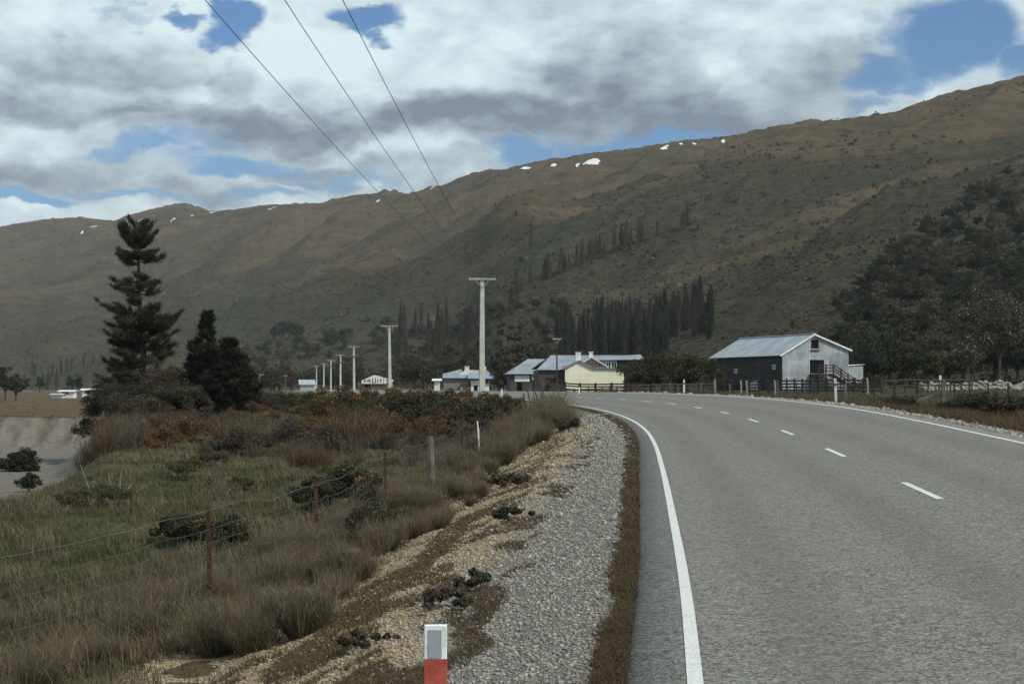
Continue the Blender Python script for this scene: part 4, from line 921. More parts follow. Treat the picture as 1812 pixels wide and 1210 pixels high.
# ---- grass, one sheet of blades per kind
def sample(n, pa, pb, ya, yb):
    Y = np.exp(rng.uniform(math.log(ya), math.log(yb), n)); X = (rng.uniform(pa, pb, n)-906)/F_PX*Y; s, off, zc, e = roadco(X, Y)
    return X, Y, -off-HW, off-HW
def grass(name, X, Y, h, mt, wk=1.0, lean=.35, tint=None):
    Z = zg(X, Y)-.01; n = len(X); a = rng.uniform(0, 2*np.pi, n); l = rng.uniform(0, lean, n)*h
    D = np.stack([np.cos(a)*l-.12*h, np.sin(a)*l, h], -1); wd = (.0035+.00042*Y)*wk*rng.uniform(.7, 1.4, n)
    V, Fc = blades(np.stack([X, Y, Z], -1), D, wd)
    t_ = np.clip((.5+.35*fbm(X*.8, Y*.8, 3, 71) if tint is None else tint)+rng.normal(0, .2, n), 0, 1)
    tag(link(name, mesh_np(name, V, Fc, False, fattrs=dict(tint=np.repeat(t_, 3))), mt), kind='stuff')
X, Y, dL_, dR_ = sample(330000, -60, 1010, 7.5, 150)
cl = fbm(X*.9, Y*.9, 4, 81); cl2 = fbm(X*.25, Y*.25, 3, 82)
ok = (dL_ > 4.6+cl*1.2) & ~((X < PITX(Y)+1.2) & (Y > 42) & (Y < 146)) & (rng.uniform(0, 1, len(X)) < np.clip(.55+cl*1.2+cl2*.6, .08, 1))
X, Y, cl = X[ok], Y[ok], cl[ok]
grass('short_grass', X, Y, (.07+.13*np.clip(cl+.4, 0, 1))*rng.uniform(.6, 1.4, len(X)), m_grass)
# long dry grass on the bank and in clumps out on the low ground
X, Y, dL_, dR_ = sample(520000, -80, 1010, 7.5, 125)
cl = fbm(X*.75, Y*.6, 3, 91); cl2 = fbm(X*.2, Y*.12, 3, 92)
bank = np.exp(-((dL_-5.5)/1.0)**2)*1.1+np.exp(-((dL_-3.4)/.8)**2)*.22; dens = np.clip(bank+np.where(dL_ > 6, .12+1.5*cl2+1.5*cl, 0)+cl*1.3*(dL_ < 6)-.28, 0, 1)
scr = fbm(X*.45, Y*.45, 3, 211)+.5*fbm(X*1.5, Y*1.5, 2, 212)
ok = (dL_ > 3.3+cl*2.0) & ~((scr > .0) & (dL_ < 5.3) & (rng.uniform(0, 1, len(X)) < .93)) & (rng.uniform(0, 1, len(X)) < dens) & ~((X < PITX(Y)+.8) & (Y > 42) & (Y < 146)) & (cl > -.55)
X, Y, cl, dd = X[ok], Y[ok], cl[ok], dL_[ok]
grass('dry_grass', X, Y, np.where(dd < 4.4, .12, .205)*(1+cl*1.2)*rng.uniform(.5, 1.5, len(X)), m_dry, .95, .6, tint=.45+.5*fbm(X*.5, Y*.5, 3, 95))
# low brown strip growing along the seal edge
X, Y, dL_, dR_ = sample(700000, 880, 1130, 7.5, 140)
sw = fbm(X*.9, Y*.9, 3, 97)
ok = (dL_ > .40+.05*sw) & (dL_ < .54+.14*fbm(Y*.22, Y*0, 3, 98)+.14*sw+.004*np.minimum(Y, 70)+rng.normal(0, .035, len(X))) & (rng.uniform(0, 1, len(X)) < .9)
X, Y = X[ok], Y[ok]
grass('seal_edge_grass', X, Y, .045*rng.uniform(.5, 1.7, len(X)), m_strip, 1.25, 1.0)
# weeds sprinkled in lines on the gravel
X, Y, dL_, dR_ = sample(640000, 380, 1120, 7.5, 75)
st = fbm((dL_)*1.5, Y*.45, 4, 99); st2 = fbm(X*1.1, Y*.5, 3, 100)
ok = (dL_ > 1.5+st2*.5) & (dL_ < 5.0) & (rng.uniform(0, 1, len(X)) < np.clip((st+.45*st2-.03+.16*np.exp(-((dL_-2.9)/.8)**2))*4, 0, .7))
X, Y = X[ok], Y[ok]
grass('weed_mat', X, Y, .038*rng.uniform(.5, 1.7, len(X)), m_strip, 1.1, 1.2)
# right verge
X, Y, dL_, dR_ = sample(260000, 1000, 1900, 28, 180)
cl = fbm(X*.6, Y*.6, 3, 101)
ok = (dR_ > 1.25+.3*cl) & (dR_ < 7+cl*3) & (rng.uniform(0, 1, len(X)) < np.clip(.75+cl, .1, 1))
X, Y, cl = X[ok], Y[ok], cl[ok]
grass('verge_grass', X, Y, .27*(1+.9*cl)*rng.uniform(.5, 1.4, len(X)), m_verge, .8, .6)
X, Y, dL_, dR_ = sample(120000, 1000, 1900, 45, 260)
cl = fbm(X*.3, Y*.3, 3, 102); ok = (dR_ > 5) & (rng.uniform(0, 1, len(X)) < np.clip(.5+cl, .05, 1)); X, Y = X[ok], Y[ok]
grass('paddock_grass', X, Y, .14*rng.uniform(.5, 1.5, len(X)), m_grass, .9, .6)

# ---- loose stones on the shoulder
def stones(name, X, Y, size, mt, tint, zf=None):
    n = len(X); Z = (zf or zg)(X, Y)
    o = np.array([[1, 0, 0], [0, 1, 0], [-1, 0, 0], [0, -1, 0], [0, 0, 1], [.55, .55, .65], [-.5, -.6, .6], [0, 0, -1.]])
    Fo = np.array([[0, 1, 5], [1, 4, 5], [4, 0, 5], [1, 2, 4], [2, 3, 6], [3, 4, 6], [4, 2, 6], [3, 0, 4], [1, 0, 7], [2, 1, 7], [3, 2, 7], [0, 3, 7]])
    q = o[None]*rng.uniform(.65, 1.25, (n, 8, 1)); a = rng.uniform(0, 2*np.pi, n); c, s_ = np.cos(a)[:, None], np.sin(a)[:, None]
    fl = rng.uniform(.35, .75, n)[:, None]; el_ = rng.uniform(.6, 1, n)[:, None]
    x = q[..., 0]*c-q[..., 1]*el_*s_; y = q[..., 0]*s_+q[..., 1]*el_*c
    V = np.stack([X[:, None]+x*size[:, None], Y[:, None]+y*size[:, None], Z[:, None]+(q[..., 2]*fl+.15)*size[:, None]], -1).reshape(-1, 3)
    Fc = (Fo[None]+(np.arange(n)*8)[:, None, None]).reshape(-1, 3)
    tag(link(name, mesh_np(name, V, Fc, False, fattrs=dict(tint=np.repeat(tint, 12))), mt), kind='stuff')
m_stone = mat('loose_stone', (.22, .215, .195), .85, .2, var=.3, scale=14, tint=((.10, .10, .098), (.25, .242, .215), (.45, .425, .365)))
m_sand = mat('sandy_stone', (.30, .25, .17), .9, .1, var=.3, scale=14, tint=((.17, .13, .08), (.32, .26, .16), (.48, .41, .28)))
X, Y, dL_, dR_ = sample(300000, 380, 1130, 8, 75)
ok = (dL_ > .48) & (dL_ < 4.6+.9*fbm(X*.5, Y*.5, 2, 111)) & (rng.uniform(0, 1, len(X)) < np.where(dL_ > 2.8, .35, .8)); ok &= (dL_ > .48)
ddl = dL_[ok]; X, Y = X[ok], Y[ok]
kk = rng.uniform(0, 1, len(X)) < np.clip(1.0-1.2*(ddl-1.7+.9*fbm(X*.8, Y*.8, 2, 215)), .1, .9); sz_ = (.0034+.00034*Y)*rng.lognormal(0, .6, len(X)).clip(.45, 3.4)
stones('gravel', X[kk], Y[kk], sz_[kk], m_stone, rng.uniform(0, 1, kk.sum())); sd = ~kk & (ddl > 1.8)
stones('sandy_gravel', X[sd], Y[sd], sz_[sd], m_sand, rng.uniform(0, 1, sd.sum()))
X, Y, dL_, dR_ = sample(60000, 1000, 1900, 28, 130)
ok = (dR_ > .45) & (dR_ < 1.6+.3*fbm(X*.5, Y*.5, 2, 112)); X, Y = X[ok], Y[ok]
stones('gravel', X, Y, (.008+.0007*Y)*rng.lognormal(0, .5, len(X)).clip(.5, 3), m_stone, rng.uniform(.2, 1, len(X)))
# pale rock heap on the right
X = rng.uniform(39, 52, 900); Y = 158+rng.normal(0, .9, 900)+(X-45)*.3; n = 900
hp = 1.1*np.exp(-((Y-158-(X-45)*.3)/1.1)**2)*(.6+.5*pn(X*.5, X*0, 4))
Z0 = zg(X, Y)
def rock_heap():
    o = bpy.data.objects
    stones('rock_heap', X, Y, rng.uniform(.15, .42, n), mat('pale_rock', (.34, .32, .27), .9, .1, var=.4, scale=1.0, tint=((.14, .125, .10), (.25, .235, .20), (.38, .36, .31))), rng.uniform(0, 1, n))
    ob = COL.objects['rock_heap']; co = np.zeros(len(ob.data.vertices)*3, np.float32); ob.data.vertices.foreach_get('co', co); co = co.reshape(-1, 3)
    co[:, 2] += np.repeat(hp*rng.uniform(.2, 1, n), 8); ob.data.vertices.foreach_set('co', co.ravel())
rock_heap()

# ---- shrubs
def twig_mesh(name, n, h, r, wd, spread=.8):
    a = rng.uniform(0, 2*np.pi, n); rr = rng.uniform(.0, .25, n)*r; P = np.stack([np.cos(a)*rr, np.sin(a)*rr, 0*a-.05], -1)
    hh = h*rng.uniform(.55, 1.05, n); sp = rng.uniform(.1, 1, n)*r*spread
    D = np.stack([np.cos(a)*sp, np.sin(a)*sp, hh], -1)
    V1, F1 = blades(P, D, wd*rng.uniform(.7, 1.4, n), -.25)
    # side twigs
    k = n*6; i = rng.integers(0, n, k); t_ = rng.uniform(.3, 1, k)[:, None]; P2 = P[i]+D[i]*t_
    D2 = rng.normal(size=(k, 3))*.16*h; D2[:, 2] = np.abs(D2[:, 2])+.07*h
    V2, F2 = tris(P2, D2, wd*.6*np.ones(k))
    V = np.concatenate([V1, V2]); Fc = np.concatenate([F1, F2+len(V1)])
    t1 = np.repeat(rng.uniform(.1, .9, n), 3); t2 = rng.uniform(0, 1, k)
    return mesh_np(name, V, Fc, False, fattrs=dict(tint=np.concatenate([t1, t2])))
def bush_mesh(name, h, r, nc, nl, lsz, flat=1.0, shell=.35, asym=.35, up=.0):
    C = []; lob = rng.uniform(0, 2*np.pi, 3)
    for _ in range(nc):
        a = rng.uniform(0, 2*np.pi); el_ = math.asin(rng.uniform(-.15, 1)); k = rng.uniform(.35, .95)*(1+asym*math.sin(2*a+lob[0])*.5+asym*.5*math.sin(3*a+lob[1]))
        C.append((math.cos(a)*math.cos(el_)*r*k, math.sin(a)*math.cos(el_)*r*k, h*(.45+.50*math.sin(el_)*k)))
    C = np.array(C); cr = rng.uniform(.16, .34, nc)*min(r, h)
    P = (C[:, None]+in_ball(nc*nl, shell).reshape(nc, nl, 3)*cr[:, None, None]*np.array([1.1, 1.1, .8])).reshape(-1, 3)
    P[:, 2] = np.abs(P[:, 2])
    V, Fc = leaves(P, lsz*rng.uniform(.6, 1.4, len(P)), up)
    t_ = np.clip(np.repeat(rng.uniform(.15, .85, nc), nl)+rng.normal(0, .2, nc*nl), 0, 1)
    return mesh_np(name, V, Fc, False, fattrs=dict(tint=t_)), C, cr
def stems(parent, h, r, k, mt, w0=.04, name='stem'):
    m = MB()
    for i in range(k):
        a = random.uniform(0, 6.28); q = random.uniform(.3, .8)*r
        m.tube([(0, 0, -.1), (math.cos(a)*q*.4, math.sin(a)*q*.4, h*.35), (math.cos(a)*q, math.sin(a)*q, h*.75)], [w0, w0*.7, w0*.25], 5)
    return m.build(name, mt, parent)
# templates are placed as the first instance, later ones are copies
class Kind:
    def __init__(s, name, build, label, cat, group):
        s.first = None; s.name = name; s.b = build; s.label = label; s.cat = cat; s.group = group; s.used = False
    def put(s, loc, sc=1.0, rz=None, label=None):
        rz = random.uniform(0, 6.28) if rz is None else rz
        if s.first is None:
            rt = empty(s.name, (0, 0, 0)); s.b(rt); tag(rt, s.label, s.cat, s.group); s.first = rt; s.parts = [o for o in COL.objects if o.parent == rt]
            rt.location = loc; rt.rotation_euler = (0, 0, rz); rt.scale = sc if isinstance(sc, tuple) else (sc,)*3
            if label: rt['label'] = label
            return rt
        return copy_thing(s.parts, s.first, loc, rz, sc, label)
def gorse_builder(h, r, nfl, lsz=.07):
    def b(rt):
        me, C, cr = bush_mesh('foliage', h, r, 40, 200, lsz*.72, up=.6); link('foliage', me, m_gorse, rt)
        if nfl:
            cs = rng.integers(0, len(C), max(3, len(C)//2)); i = cs[rng.integers(0, len(cs), nfl)]
            d = rng.normal(size=(nfl, 3)); d[:, 2] = np.abs(d[:, 2])+.25; d /= np.linalg.norm(d, axis=1, keepdims=True)
            P = C[i]+d*cr[i][:, None]*rng.uniform(.75, 1.15, (nfl, 1)); V, Fc = leaves(P, lsz*.95*rng.uniform(.6, 1.3, nfl), 0, 1.0)
            tag(link('flowers', mesh_np('flowers', V, Fc, False, fattrs=dict(tint=rng.uniform(0, 1, nfl))), m_flower, rt), kind='stuff')
        stems(rt, h*.6, r*.6, 5, bark, .02)
    return b
gorseF = Kind('gorse_bush', gorse_builder(1.7, 1.5, 1000, .085), 'flowering orange gorse bush in the thicket below the nearest power pole', 'bush', 'orange flowering gorse bushes')
gorseG = Kind('gorse_bush', gorse_builder(1.6, 1.5, 60, .085), 'dark green gorse bush with few orange flowers in the roadside thicket', 'bush', 'mostly green gorse bushes')
for px, Y, sc in ((598, 96, 1.05), (575, 104, .8), (640, 104, .95), (686, 100, 1.0), (712, 106, .9), (775, 94, .95), (803, 92, 1.05), (832, 88, 1.0), (855, 94, .95), (795, 78, .6), (620, 112, .8), (740, 112, .9), (878, 100, .8), (588, 80, .8), (650, 78, .6), (690, 84, .75), (790, 74, .7), (852, 80, .8), (575, 86, .8), (735, 90, .7), (610, 76, .55), (810, 84, .8)):
    gorseF.put(base_at(px, Y), sc)
for px, Y, sc in ((560, 108, .9), (655, 92, .8), (722, 88, 1.2), (735, 80, 1.1), (760, 84, 1.1), (820, 78, 1.0), (845, 74, .9), (872, 84, 1.0), (540, 114, .8), (500, 118, .9), (665, 114, .9), (700, 120, .9), (780, 120, .9), (640, 120, .8), (900, 96, .8), (470, 112, .8)):
    gorseG.put(base_at(px, Y), sc)
def single(name, build, loc, label, cat='bush', sc=1.0, rz=0.0):
    rt = empty(name, loc, rz); build(rt); tag(rt, label, cat); rt.scale = (sc,)*3; return rt
single('gorse_bush', gorse_builder(.68, .5, 150, .034), base_at(383, 24.2), 'small gorse with yellow flowers right behind the nearest rusty fence post')
single('gorse_bush', gorse_builder(1.05, .62, 210, .04), base_at(630, 30), 'upright gorse with scattered orange flowers between the second and third fence posts')
single('gorse_bush', gorse_builder(.62, .5, 25, .035), base_at(682, 25.5), 'dark low gorse at the top of the gravel bank with one flowering tip')
single('gorse_bush', gorse_builder(.7, .5, 12, .035), base_at(555, 32), 'dark green gorse directly behind the second rusty fence post')
single('gorse_bush', gorse_builder(.5, .42, 8, .035), base_at(320, 25), 'low dark gorse in the grass left of the nearest rusty fence post')
# brown twiggy scrub
def tw(h, r, n, w_, mt):
    def b(rt): link('twigs', twig_mesh('twigs', n, h, r, w_), mt, rt)
    return b
kt = [Kind('twiggy_shrub', tw(1.7, 1.1, 70, .028, m_twig), 'bare brown twiggy shrub in the scrub below the tall thinned pine', 'shrub', 'bare brown shrubs below the pine'),
      Kind('twiggy_shrub', tw(1.5, 1.2, 80, .028, m_twig2), 'bare grey twiggy shrub in the scrub below the tall thinned pine', 'shrub', 'bare grey shrubs below the pine')]
for i in range(84):
    px = rng.uniform(30, 520); Y = rng.uniform(62, 98)
    p = base_at(px, Y)
    if p.x < PITX(Y)+1.0 and Y > 50: p = base_at(px+150, Y)
    sc_ = rng.uniform(.6, 1.15); pxx = 906+F_PX*p.x/p.y; top = 688-(p.z+1.7*sc_-EYE)/p.y*F_PX
    lim = float(np.interp(pxx, [20, 130, 200], [838, 786, 730]))
    if top < lim: sc_ -= (lim-top)/F_PX*p.y/1.7
    if sc_ > .15: kt[i % 2].put(p, sc_)
kt2 = [Kind('twiggy_shrub', tw(1.35, 1.1, 80, .026, m_twig), 'bare purplish shrub between the gorse thicket and the netting fence', 'shrub', 'bare shrubs between gorse and fence'),
       Kind('twiggy_shrub', tw(1.1, 1.0, 80, .024, m_twig2), 'bare pale grey shrub between the gorse thicket and the netting fence', 'shrub', 'bare pale shrubs between gorse and fence')]
for i in range(76):
    px = rng.uniform(430, 900); Y = rng.uniform(48, 80)
    if px > 800 and Y < 62: continue
    kt2[i % 2].put(base_at(px, Y), rng.uniform(.35, .7))
for i, (px, Y, sc) in enumerate([(600, 62, 1.25), (640, 60, 1.2), (670, 64, 1.1), (625, 68, 1.2)]): kt2[0].put(base_at(px, Y), sc)
def db(h, r, m_, nc=22, nl=100, l_=.06, st=True):
    def b(rt):
        me, C, cr = bush_mesh('foliage', h, r, nc, nl, l_); link('foliage', me, m_, rt)
        if st: stems(rt, h*.6, r*.6, 4, bark, .02)
    return b
lowb = Kind('low_bush', db(.8, .9, m_olive, 26, 170, .035), 'low dark evergreen bush on the rough ground left of the fence', 'bush', 'low dark bushes on the rough ground')
for px, py in ((50, 870), (135, 905), (430, 870), (560, 905), (200, 895), (330, 850), (590, 850)):
    lowb.put(on_ground(px, py), rng.uniform(.4, .75))
m_rust = G('rusty_leaf', (.060, .040, .024), (.115, .072, .036), (.19, .125, .065), .15)
brn2 = Kind('rusty_bush', db(.9, 1.0, m_rust, 30, 170, .04), 'rusty orange brown bush amid the scrub below the gorse thicket', 'bush', 'rusty bushes below the gorse')
for i in range(64): brn2.put(base_at(rng.uniform(200 if i % 3 else 540, 900), rng.uniform(62, 104)), rng.uniform(.5, 1.1))
brn = Kind('brown_bush', db(.9, 1.0, m_brownwood, 26, 170, .042), 'rounded brown bush in the rough growth left of the bend', 'bush', 'rounded brown bushes left of the bend')
for i in range(60):
    px = rng.uniform(200, 940); Y = rng.uniform(52, 130)
    p = base_at(px, Y)
    if p.x < PITX(Y)+1.5 or (px > 850 and Y < 80): continue
    brn.put(p, rng.uniform(.5, 1.2))
# tussocks along the fence and the bend
tus = Kind('tussock', lambda rt: link('blades', twig_mesh('blades', 420, .75, .55, .010, 1.0), m_dry, rt), 'dry pale tussock along the netting fence at the bend', 'tussock', 'dry tussocks along the fence')
for i in range(90):
    Y = math.exp(rng.uniform(math.log(11), math.log(100))); s_ = float(np.interp(Y, cY, cS)); q = rpt(np.array([s_]), np.array([-HW-rng.uniform(3.4, 5.6)]))[0]
    tus.put(Vector((q[0], q[1], zg1(q[0], q[1]))), rng.uniform(.45, 1.0)*(1.2 if Y > 40 else .75))
for px, Y, sc, lab in ((985, 68, 1.7, None), (960, 74, 1.9, None), (1000, 62, 1.3, None), (940, 70, 1.7, None), (915, 60, 1.4, None), (905, 52, 1.3, None), (972, 80, 1.9, None)):
    tus.put(base_at(px, Y), sc)
single('mat_shrub', db(.22, .34, m_dark, 14, 120, .022, False), base_at(908, 21.5), 'black looking low cushion plant sitting alone on the pale gravel', 'plant')
single('mat_shrub', db(.4, .5, m_brownwood, 16, 120, .03, False), base_at(900, 31), 'brown rounded cushion on the gravel edge before the bend', 'plant')
single('mat_shrub', db(.5, .7, m_brownwood, 16, 140, .035, False), base_at(1003, 60), 'dark brown cushion on the gravel where the fence turns', 'plant')
single('mat_shrub', db(.16, .38, m_brownwood, 16, 130, .02, False), base_at(800, 13.6), 'brown heathery cushion behind the nearest marker post', 'plant')
single('mat_shrub', db(.18, .22, m_gorse, 12, 100, .02, False), base_at(832, 14.6), 'small green cushion on the gravel above the nearest marker post', 'plant')
single('mat_shrub', db(.12, .35, m_brownwood, 14, 120, .02, False), base_at(650, 12.2), 'flat reddish brown cushion on the sandy bank left of the marker post', 'plant')
rvb = Kind('verge_bush', db(.8, .8, m_brownwood, 22, 120, .05), 'brown bush in the long grass of the right verge', 'bush', 'brown bushes on the right verge')
for px, Y, sc in ((1600, 68, .9), (1580, 71, .8), (1740, 60, 1.1), (1700, 61, .8), (1770, 56, 1.0), (1675, 64, .6), (1800, 57, 1.0), (1720, 62, 1.0)): rvb.put(base_at(px, Y), sc)
# dead pale sticks
m = MB(); g = on_ground(208, 893)
for a, l in ((-.25, .7), (.1, 1.0), (.4, .6), (-.6, .55), (.75, .5)): m.tube([g+Vector((a*.3, 0, -.05)), g+Vector((a*.6, 0, l*.6)), g+Vector((a, .1, l))], [.03, .022, .008], 5)
tag(m.build('dead_branch', palebark), 'bleached dead branches poking out of the grass left of the fence', 'branch')
m = MB(); g = on_ground(180, 900); m.tube([g+Vector((-.1, 0, -.1)), g+Vector((-.5, 0, 1.0))], [.03, .015], 5); tag(m.build('dead_branch', palebark), 'single bleached stick leaning left in the grass', 'branch')

# ---- the tall thinned pine and the dark conifers
def sprays(rt, H, ph_, pl_, nb, tx, mt, lsz, gap=(2, 2), k=1.0, tiltk=1.0, top=24, name='needles'):
    """feathery crown: limbs carrying side twigs, needles set along every twig"""
    m = MB(); P = []; T = []; Dn = []
    for i in range(nb):
        f = (rng.uniform(.04, .99) if i > nb*.5 else rng.uniform(.04, .62)) if i > top else rng.uniform(.84, 1.0)
        if gap[0] < f < gap[1] and rng.uniform() < .7: continue
        z = f*H; a = rng.uniform(0, 6.28); L = np.interp(f, ph_, pl_)*rng.uniform(.5, 1.12)
        tilt = (rng.uniform(.05, .5)+(.6 if f > .88 else 0))*tiltk; d = np.array([math.cos(a), math.sin(a), tilt]); sd = np.array([-math.sin(a), math.cos(a), 0.0])
        b0 = np.array([float(tx(z)), .03, max(.1, z-.25*L)]); e_ = b0+d*L; tone = rng.uniform(.1, .9)
        m.tube([b0, b0+d*L*.5-np.array([0, 0, .12*L]), e_], [.045+.02*(1-f), .03, .010], 5, False)
        nt = int(5+L*7)
        for q in range(nt):
            t_ = rng.uniform(.22, 1.0); c = b0+d*L*t_-np.array([0, 0, .12*L])*(4*t_*(1-t_)); tl = (.30+.30*L*(1.05-t_))*rng.uniform(.6, 1.2)*k
            td = d*.55+sd*rng.choice([-1, 1])*rng.uniform(.2, 1.0)+np.array([0, 0, rng.uniform(-.1, .55)]); td /= np.linalg.norm(td)
            n_ = int(34+60*tl); u_ = rng.uniform(0, 1, (n_, 1)); P.append(c+td*tl*u_+rng.normal(0, .055*k, (n_, 3))); Dn.append(np.tile(td, (n_, 1)))
            T.append(np.clip(tone+rng.normal(0, .2, n_), 0, 1))
    m.build('branches', bark, rt)
    P = np.concatenate(P); Dn = np.concatenate(Dn); V, Fc = tris(P, (Dn+rng.normal(0, .55, Dn.shape))*.17*k*rng.uniform(.6, 1.4, (len(P), 1)), lsz*rng.uniform(.7, 1.4, len(P)))
    link(name, mesh_np(name, V, Fc, False, fattrs=dict(tint=np.concatenate(T))), mt, rt)
def big_pine(rt, H=14.0):
    tr_ = [(0, 0, -.3), (.15, 0, 2), (.3, .1, 5), (.05, .1, 8), (-.05, 0, 11), (-.15, 0, H-.3)]
    MB().tube(tr_, [.32, .27, .2, .15, .1, .04], 9).build('trunk', bark, rt, True)
    tx = lambda z: np.interp(z, [p[2] for p in tr_], [p[0] for p in tr_])
    prof_h = [0, .12, .3, .42, .5, .6, .66, .73, .78, .85, .93, 1.0]
    prof_l = [2.6, 3.1, 3.2, 3.0, 2.5, 2.6, 1.9, 1.7, .9, 1.5, 1.35, .5]
    sprays(rt, H, prof_h, prof_l, 165, tx, m_pine, .040, gap=(.745, .79), k=1.0)
p = base_at(245, 108); single('pine_tree', big_pine, p, 'tall thinned pine with open ragged crown standing at the left', 'tree', 1.0)
COL.objects['pine_tree'].scale = (1, 1, (EYE+(688-398)*108/F_PX-p.z)/14.0)
def conifer(H, r, nc, seed_top=1.0, mt=None, lsz=.075, lumpy=.4, nl=230):
    def b(rt):
        MB().tube([(0, 0, -.3), (0, 0, H*.5), (0, 0, H*.95)], [.03*H*.8, .02*H*.8, .01], 7).build('trunk', bark, rt)
        P = []; T = []
        for i in range(nc):
            f = rng.uniform(0, 1)**1.25; z = .04*H+f*H*.93; R_ = r*(1-f)**.75*(1+lumpy*math.sin(5*f+rng.uniform(0, .8)))+.10
            a = rng.uniform(0, 6.28); k = rng.uniform(.55, 1.08); c = np.array([math.cos(a)*R_*k, math.sin(a)*R_*k, z])
            P.append(c+in_ball(nl, .5)*(.12*r+.28)*np.array([1, 1, .9])*(1-.45*f)); T.append(np.clip(rng.uniform(.1, .9)+rng.normal(0, .15, nl), 0, 1))
        P = np.concatenate(P); V, Fc = leaves(P, lsz*rng.uniform(.6, 1.4, len(P)), .9, 1.8)
        link('crown', mesh_np('crown', V, Fc, False, fattrs=dict(tint=np.concatenate(T))), mt or m_dark, rt)
    return b
def hfor(px, Y, pyt): return (EYE+(688-pyt)*Y/F_PX)-base_at(px, Y).z
for px, Y, pyt, r_, lab in ((366, 104, 546, 1.25, 'dark narrow conifer with pointed top right of the thinned pine'), (405, 102, 596, 1.7, 'broad dark conifer at the right edge of the conifer clump'),
                            (430, 106, 625, 1.0, 'smaller dark conifer ending the clump beside the short grey pole'), (345, 106, 600, 1.3, 'dark conifer squeezed between the thinned pine and the pointed one')):
    def cb(rt, h_=hfor(px, Y, pyt)-.35, r_=r_):
        MB().tube([(0, 0, -.3), (0, 0, h_*.5), (0, 0, h_*.97)], [.16, .1, .015], 7).build('trunk', bark, rt)
        sprays(rt, h_, [0, .15, .4, .6, .62, .8, .92, 1], [r_*.95, r_*1.15, r_, r_*.62, r_*.75, r_*.42, r_*.25, .12], 230, lambda z: 0.0, m_dark, .055, k=.85, top=14)
    single('conifer_tree', cb, base_at(px, Y), lab, 'tree')
for px, Y, h_, r_, lab in ((185, 110, 4.4, 1.5, 'dark ragged evergreen left under the thinned pine'), (215, 104, 3.2, 1.8, 'dense dark evergreen at the foot of the thinned pine trunk'), (285, 103, 4.2, 1.9, 'dark evergreen filling the gap right of the pine trunk'), (320, 100, 2.6, 1.6, 'low dark evergreen in front of the conifer clump'),
                           (172, 106, 1.7, 1.3, 'low dark evergreen overhanging the pale pit face'), (250, 98, 2.0, 1.8, 'low black green evergreen before the pine trunk')):
    single('evergreen_shrub', db(h_, r_, m_pine if h_ < 3 else m_brownwood, 60, 300, .055), base_at(px, Y), lab, 'tree')
single('evergreen_shrub', db(1.7, .75, m_dark, 44, 180, .05, False), Vector((ray(36, 688)[0]*98, 98, -4.3)), 'dark shrub on the pit floor at the left edge', 'bush', 1.7)
single('evergreen_shrub', db(1.0, .6, m_dark, 26, 90, .06), on_ground(52, 872), 'small dark pointed bush at the near rim of the gravel pit', 'bush')

# ---- mid distance and hillside trees: a few forms of each kind, copied
def poplar(H, r, n, mt, tk=palebark):
    def b(rt):
        MB().tube([(0, 0, -.5), (0, 0, H*.5), (0, 0, H*.96)], [.25, .15, .02], 6).build('trunk', tk, rt)
        f = rng.uniform(.04, 1, n); R_ = r*np.minimum(1, (1-f)*2.2+.06)*np.minimum(1, f*4+.35)*rng.uniform(.05, 1.15, n)**.8*(1+.35*pn(f*7+r*9, f*0+2, 3)); a = rng.uniform(0, 6.28, n)
        P = np.stack([np.cos(a)*R_, np.sin(a)*R_, f*H*.93], -1); D = np.stack([np.cos(a)*.25, np.sin(a)*.25, 1.2+0*a], -1)*rng.uniform(.6, 1.5, (n, 1))
        V, Fc = tris(P, D, .15*rng.uniform(.5, 1.6, n)); link('crown', mesh_np('crown', V, Fc, False, fattrs=dict(tint=np.clip(.5+.6*(pn(f*9, a*2, 5))+rng.normal(0, .2, n), 0, 1))), mt, rt)
    return b
def round_tree(H, r, mt, nc=34, nl=60, lsz=.3, tk=bark, blossom=None, up=0.0):
    def b(rt):
        m = MB(); m.tube([(0, 0, -.5), (.1, 0, H*.35), (0, .1, H*.8)], [.25, .18, .04], 6)
        for k in range(5):
            a = k*1.26+random.uniform(-.3, .3); m.tube([(.05, 0, H*.25), (math.cos(a)*r*.45, math.sin(a)*r*.45, H*.55), (math.cos(a)*r*.75, math.sin(a)*r*.75, H*.75)], [.12, .08, .02], 5)
        m.build('trunk', tk, rt)
        me, C, cr = bush_mesh('crown', H, r, nc, nl, lsz, asym=.5, up=up); link('crown', me, mt, rt)
        if blossom:
            nb_ = 900; i = rng.integers(0, len(C), nb_)
            P = C[i]+in_ball(nb_, .3)*cr[i][:, None]*1.15; V, Fc = leaves(P, .16*rng.uniform(.5, 1.5, nb_), 0, 1.1)
            link('blossom', mesh_np('blossom', V, Fc, False, fattrs=dict(tint=rng.uniform(0, 1, nb_))), blossom, rt)
    return b
def row(kinds, pts, hill=True, jit=0):
    for i, (px, py, sc) in enumerate(pts):
        p = hill_hit(px, py) if hill else None
        if p is None: continue
        kinds[i % len(kinds)].put(p, sc)
def kinds(name, builds, label, cat, group): return [Kind(name, b, label, cat, group) for b in builds]
ph = kinds('poplar_tree', [poplar(12, 1.0, 900, m_poph), poplar(13, .85, 900, m_poph), poplar(10.5, 1.1, 900, m_poph)], 'bare slender poplar in the line climbing the hillside above the cream house', 'tree', 'poplars climbing the hillside')
P_ = [(px, np.interp(px, [900, 1000, 1100, 1225], [522, 478, 442, 398])+rng.uniform(-4, 7), rng.uniform(.75, 1.15)) for px in np.r_[rng.uniform(905, 1000, 14), rng.uniform(1000, 1225, 30)]]
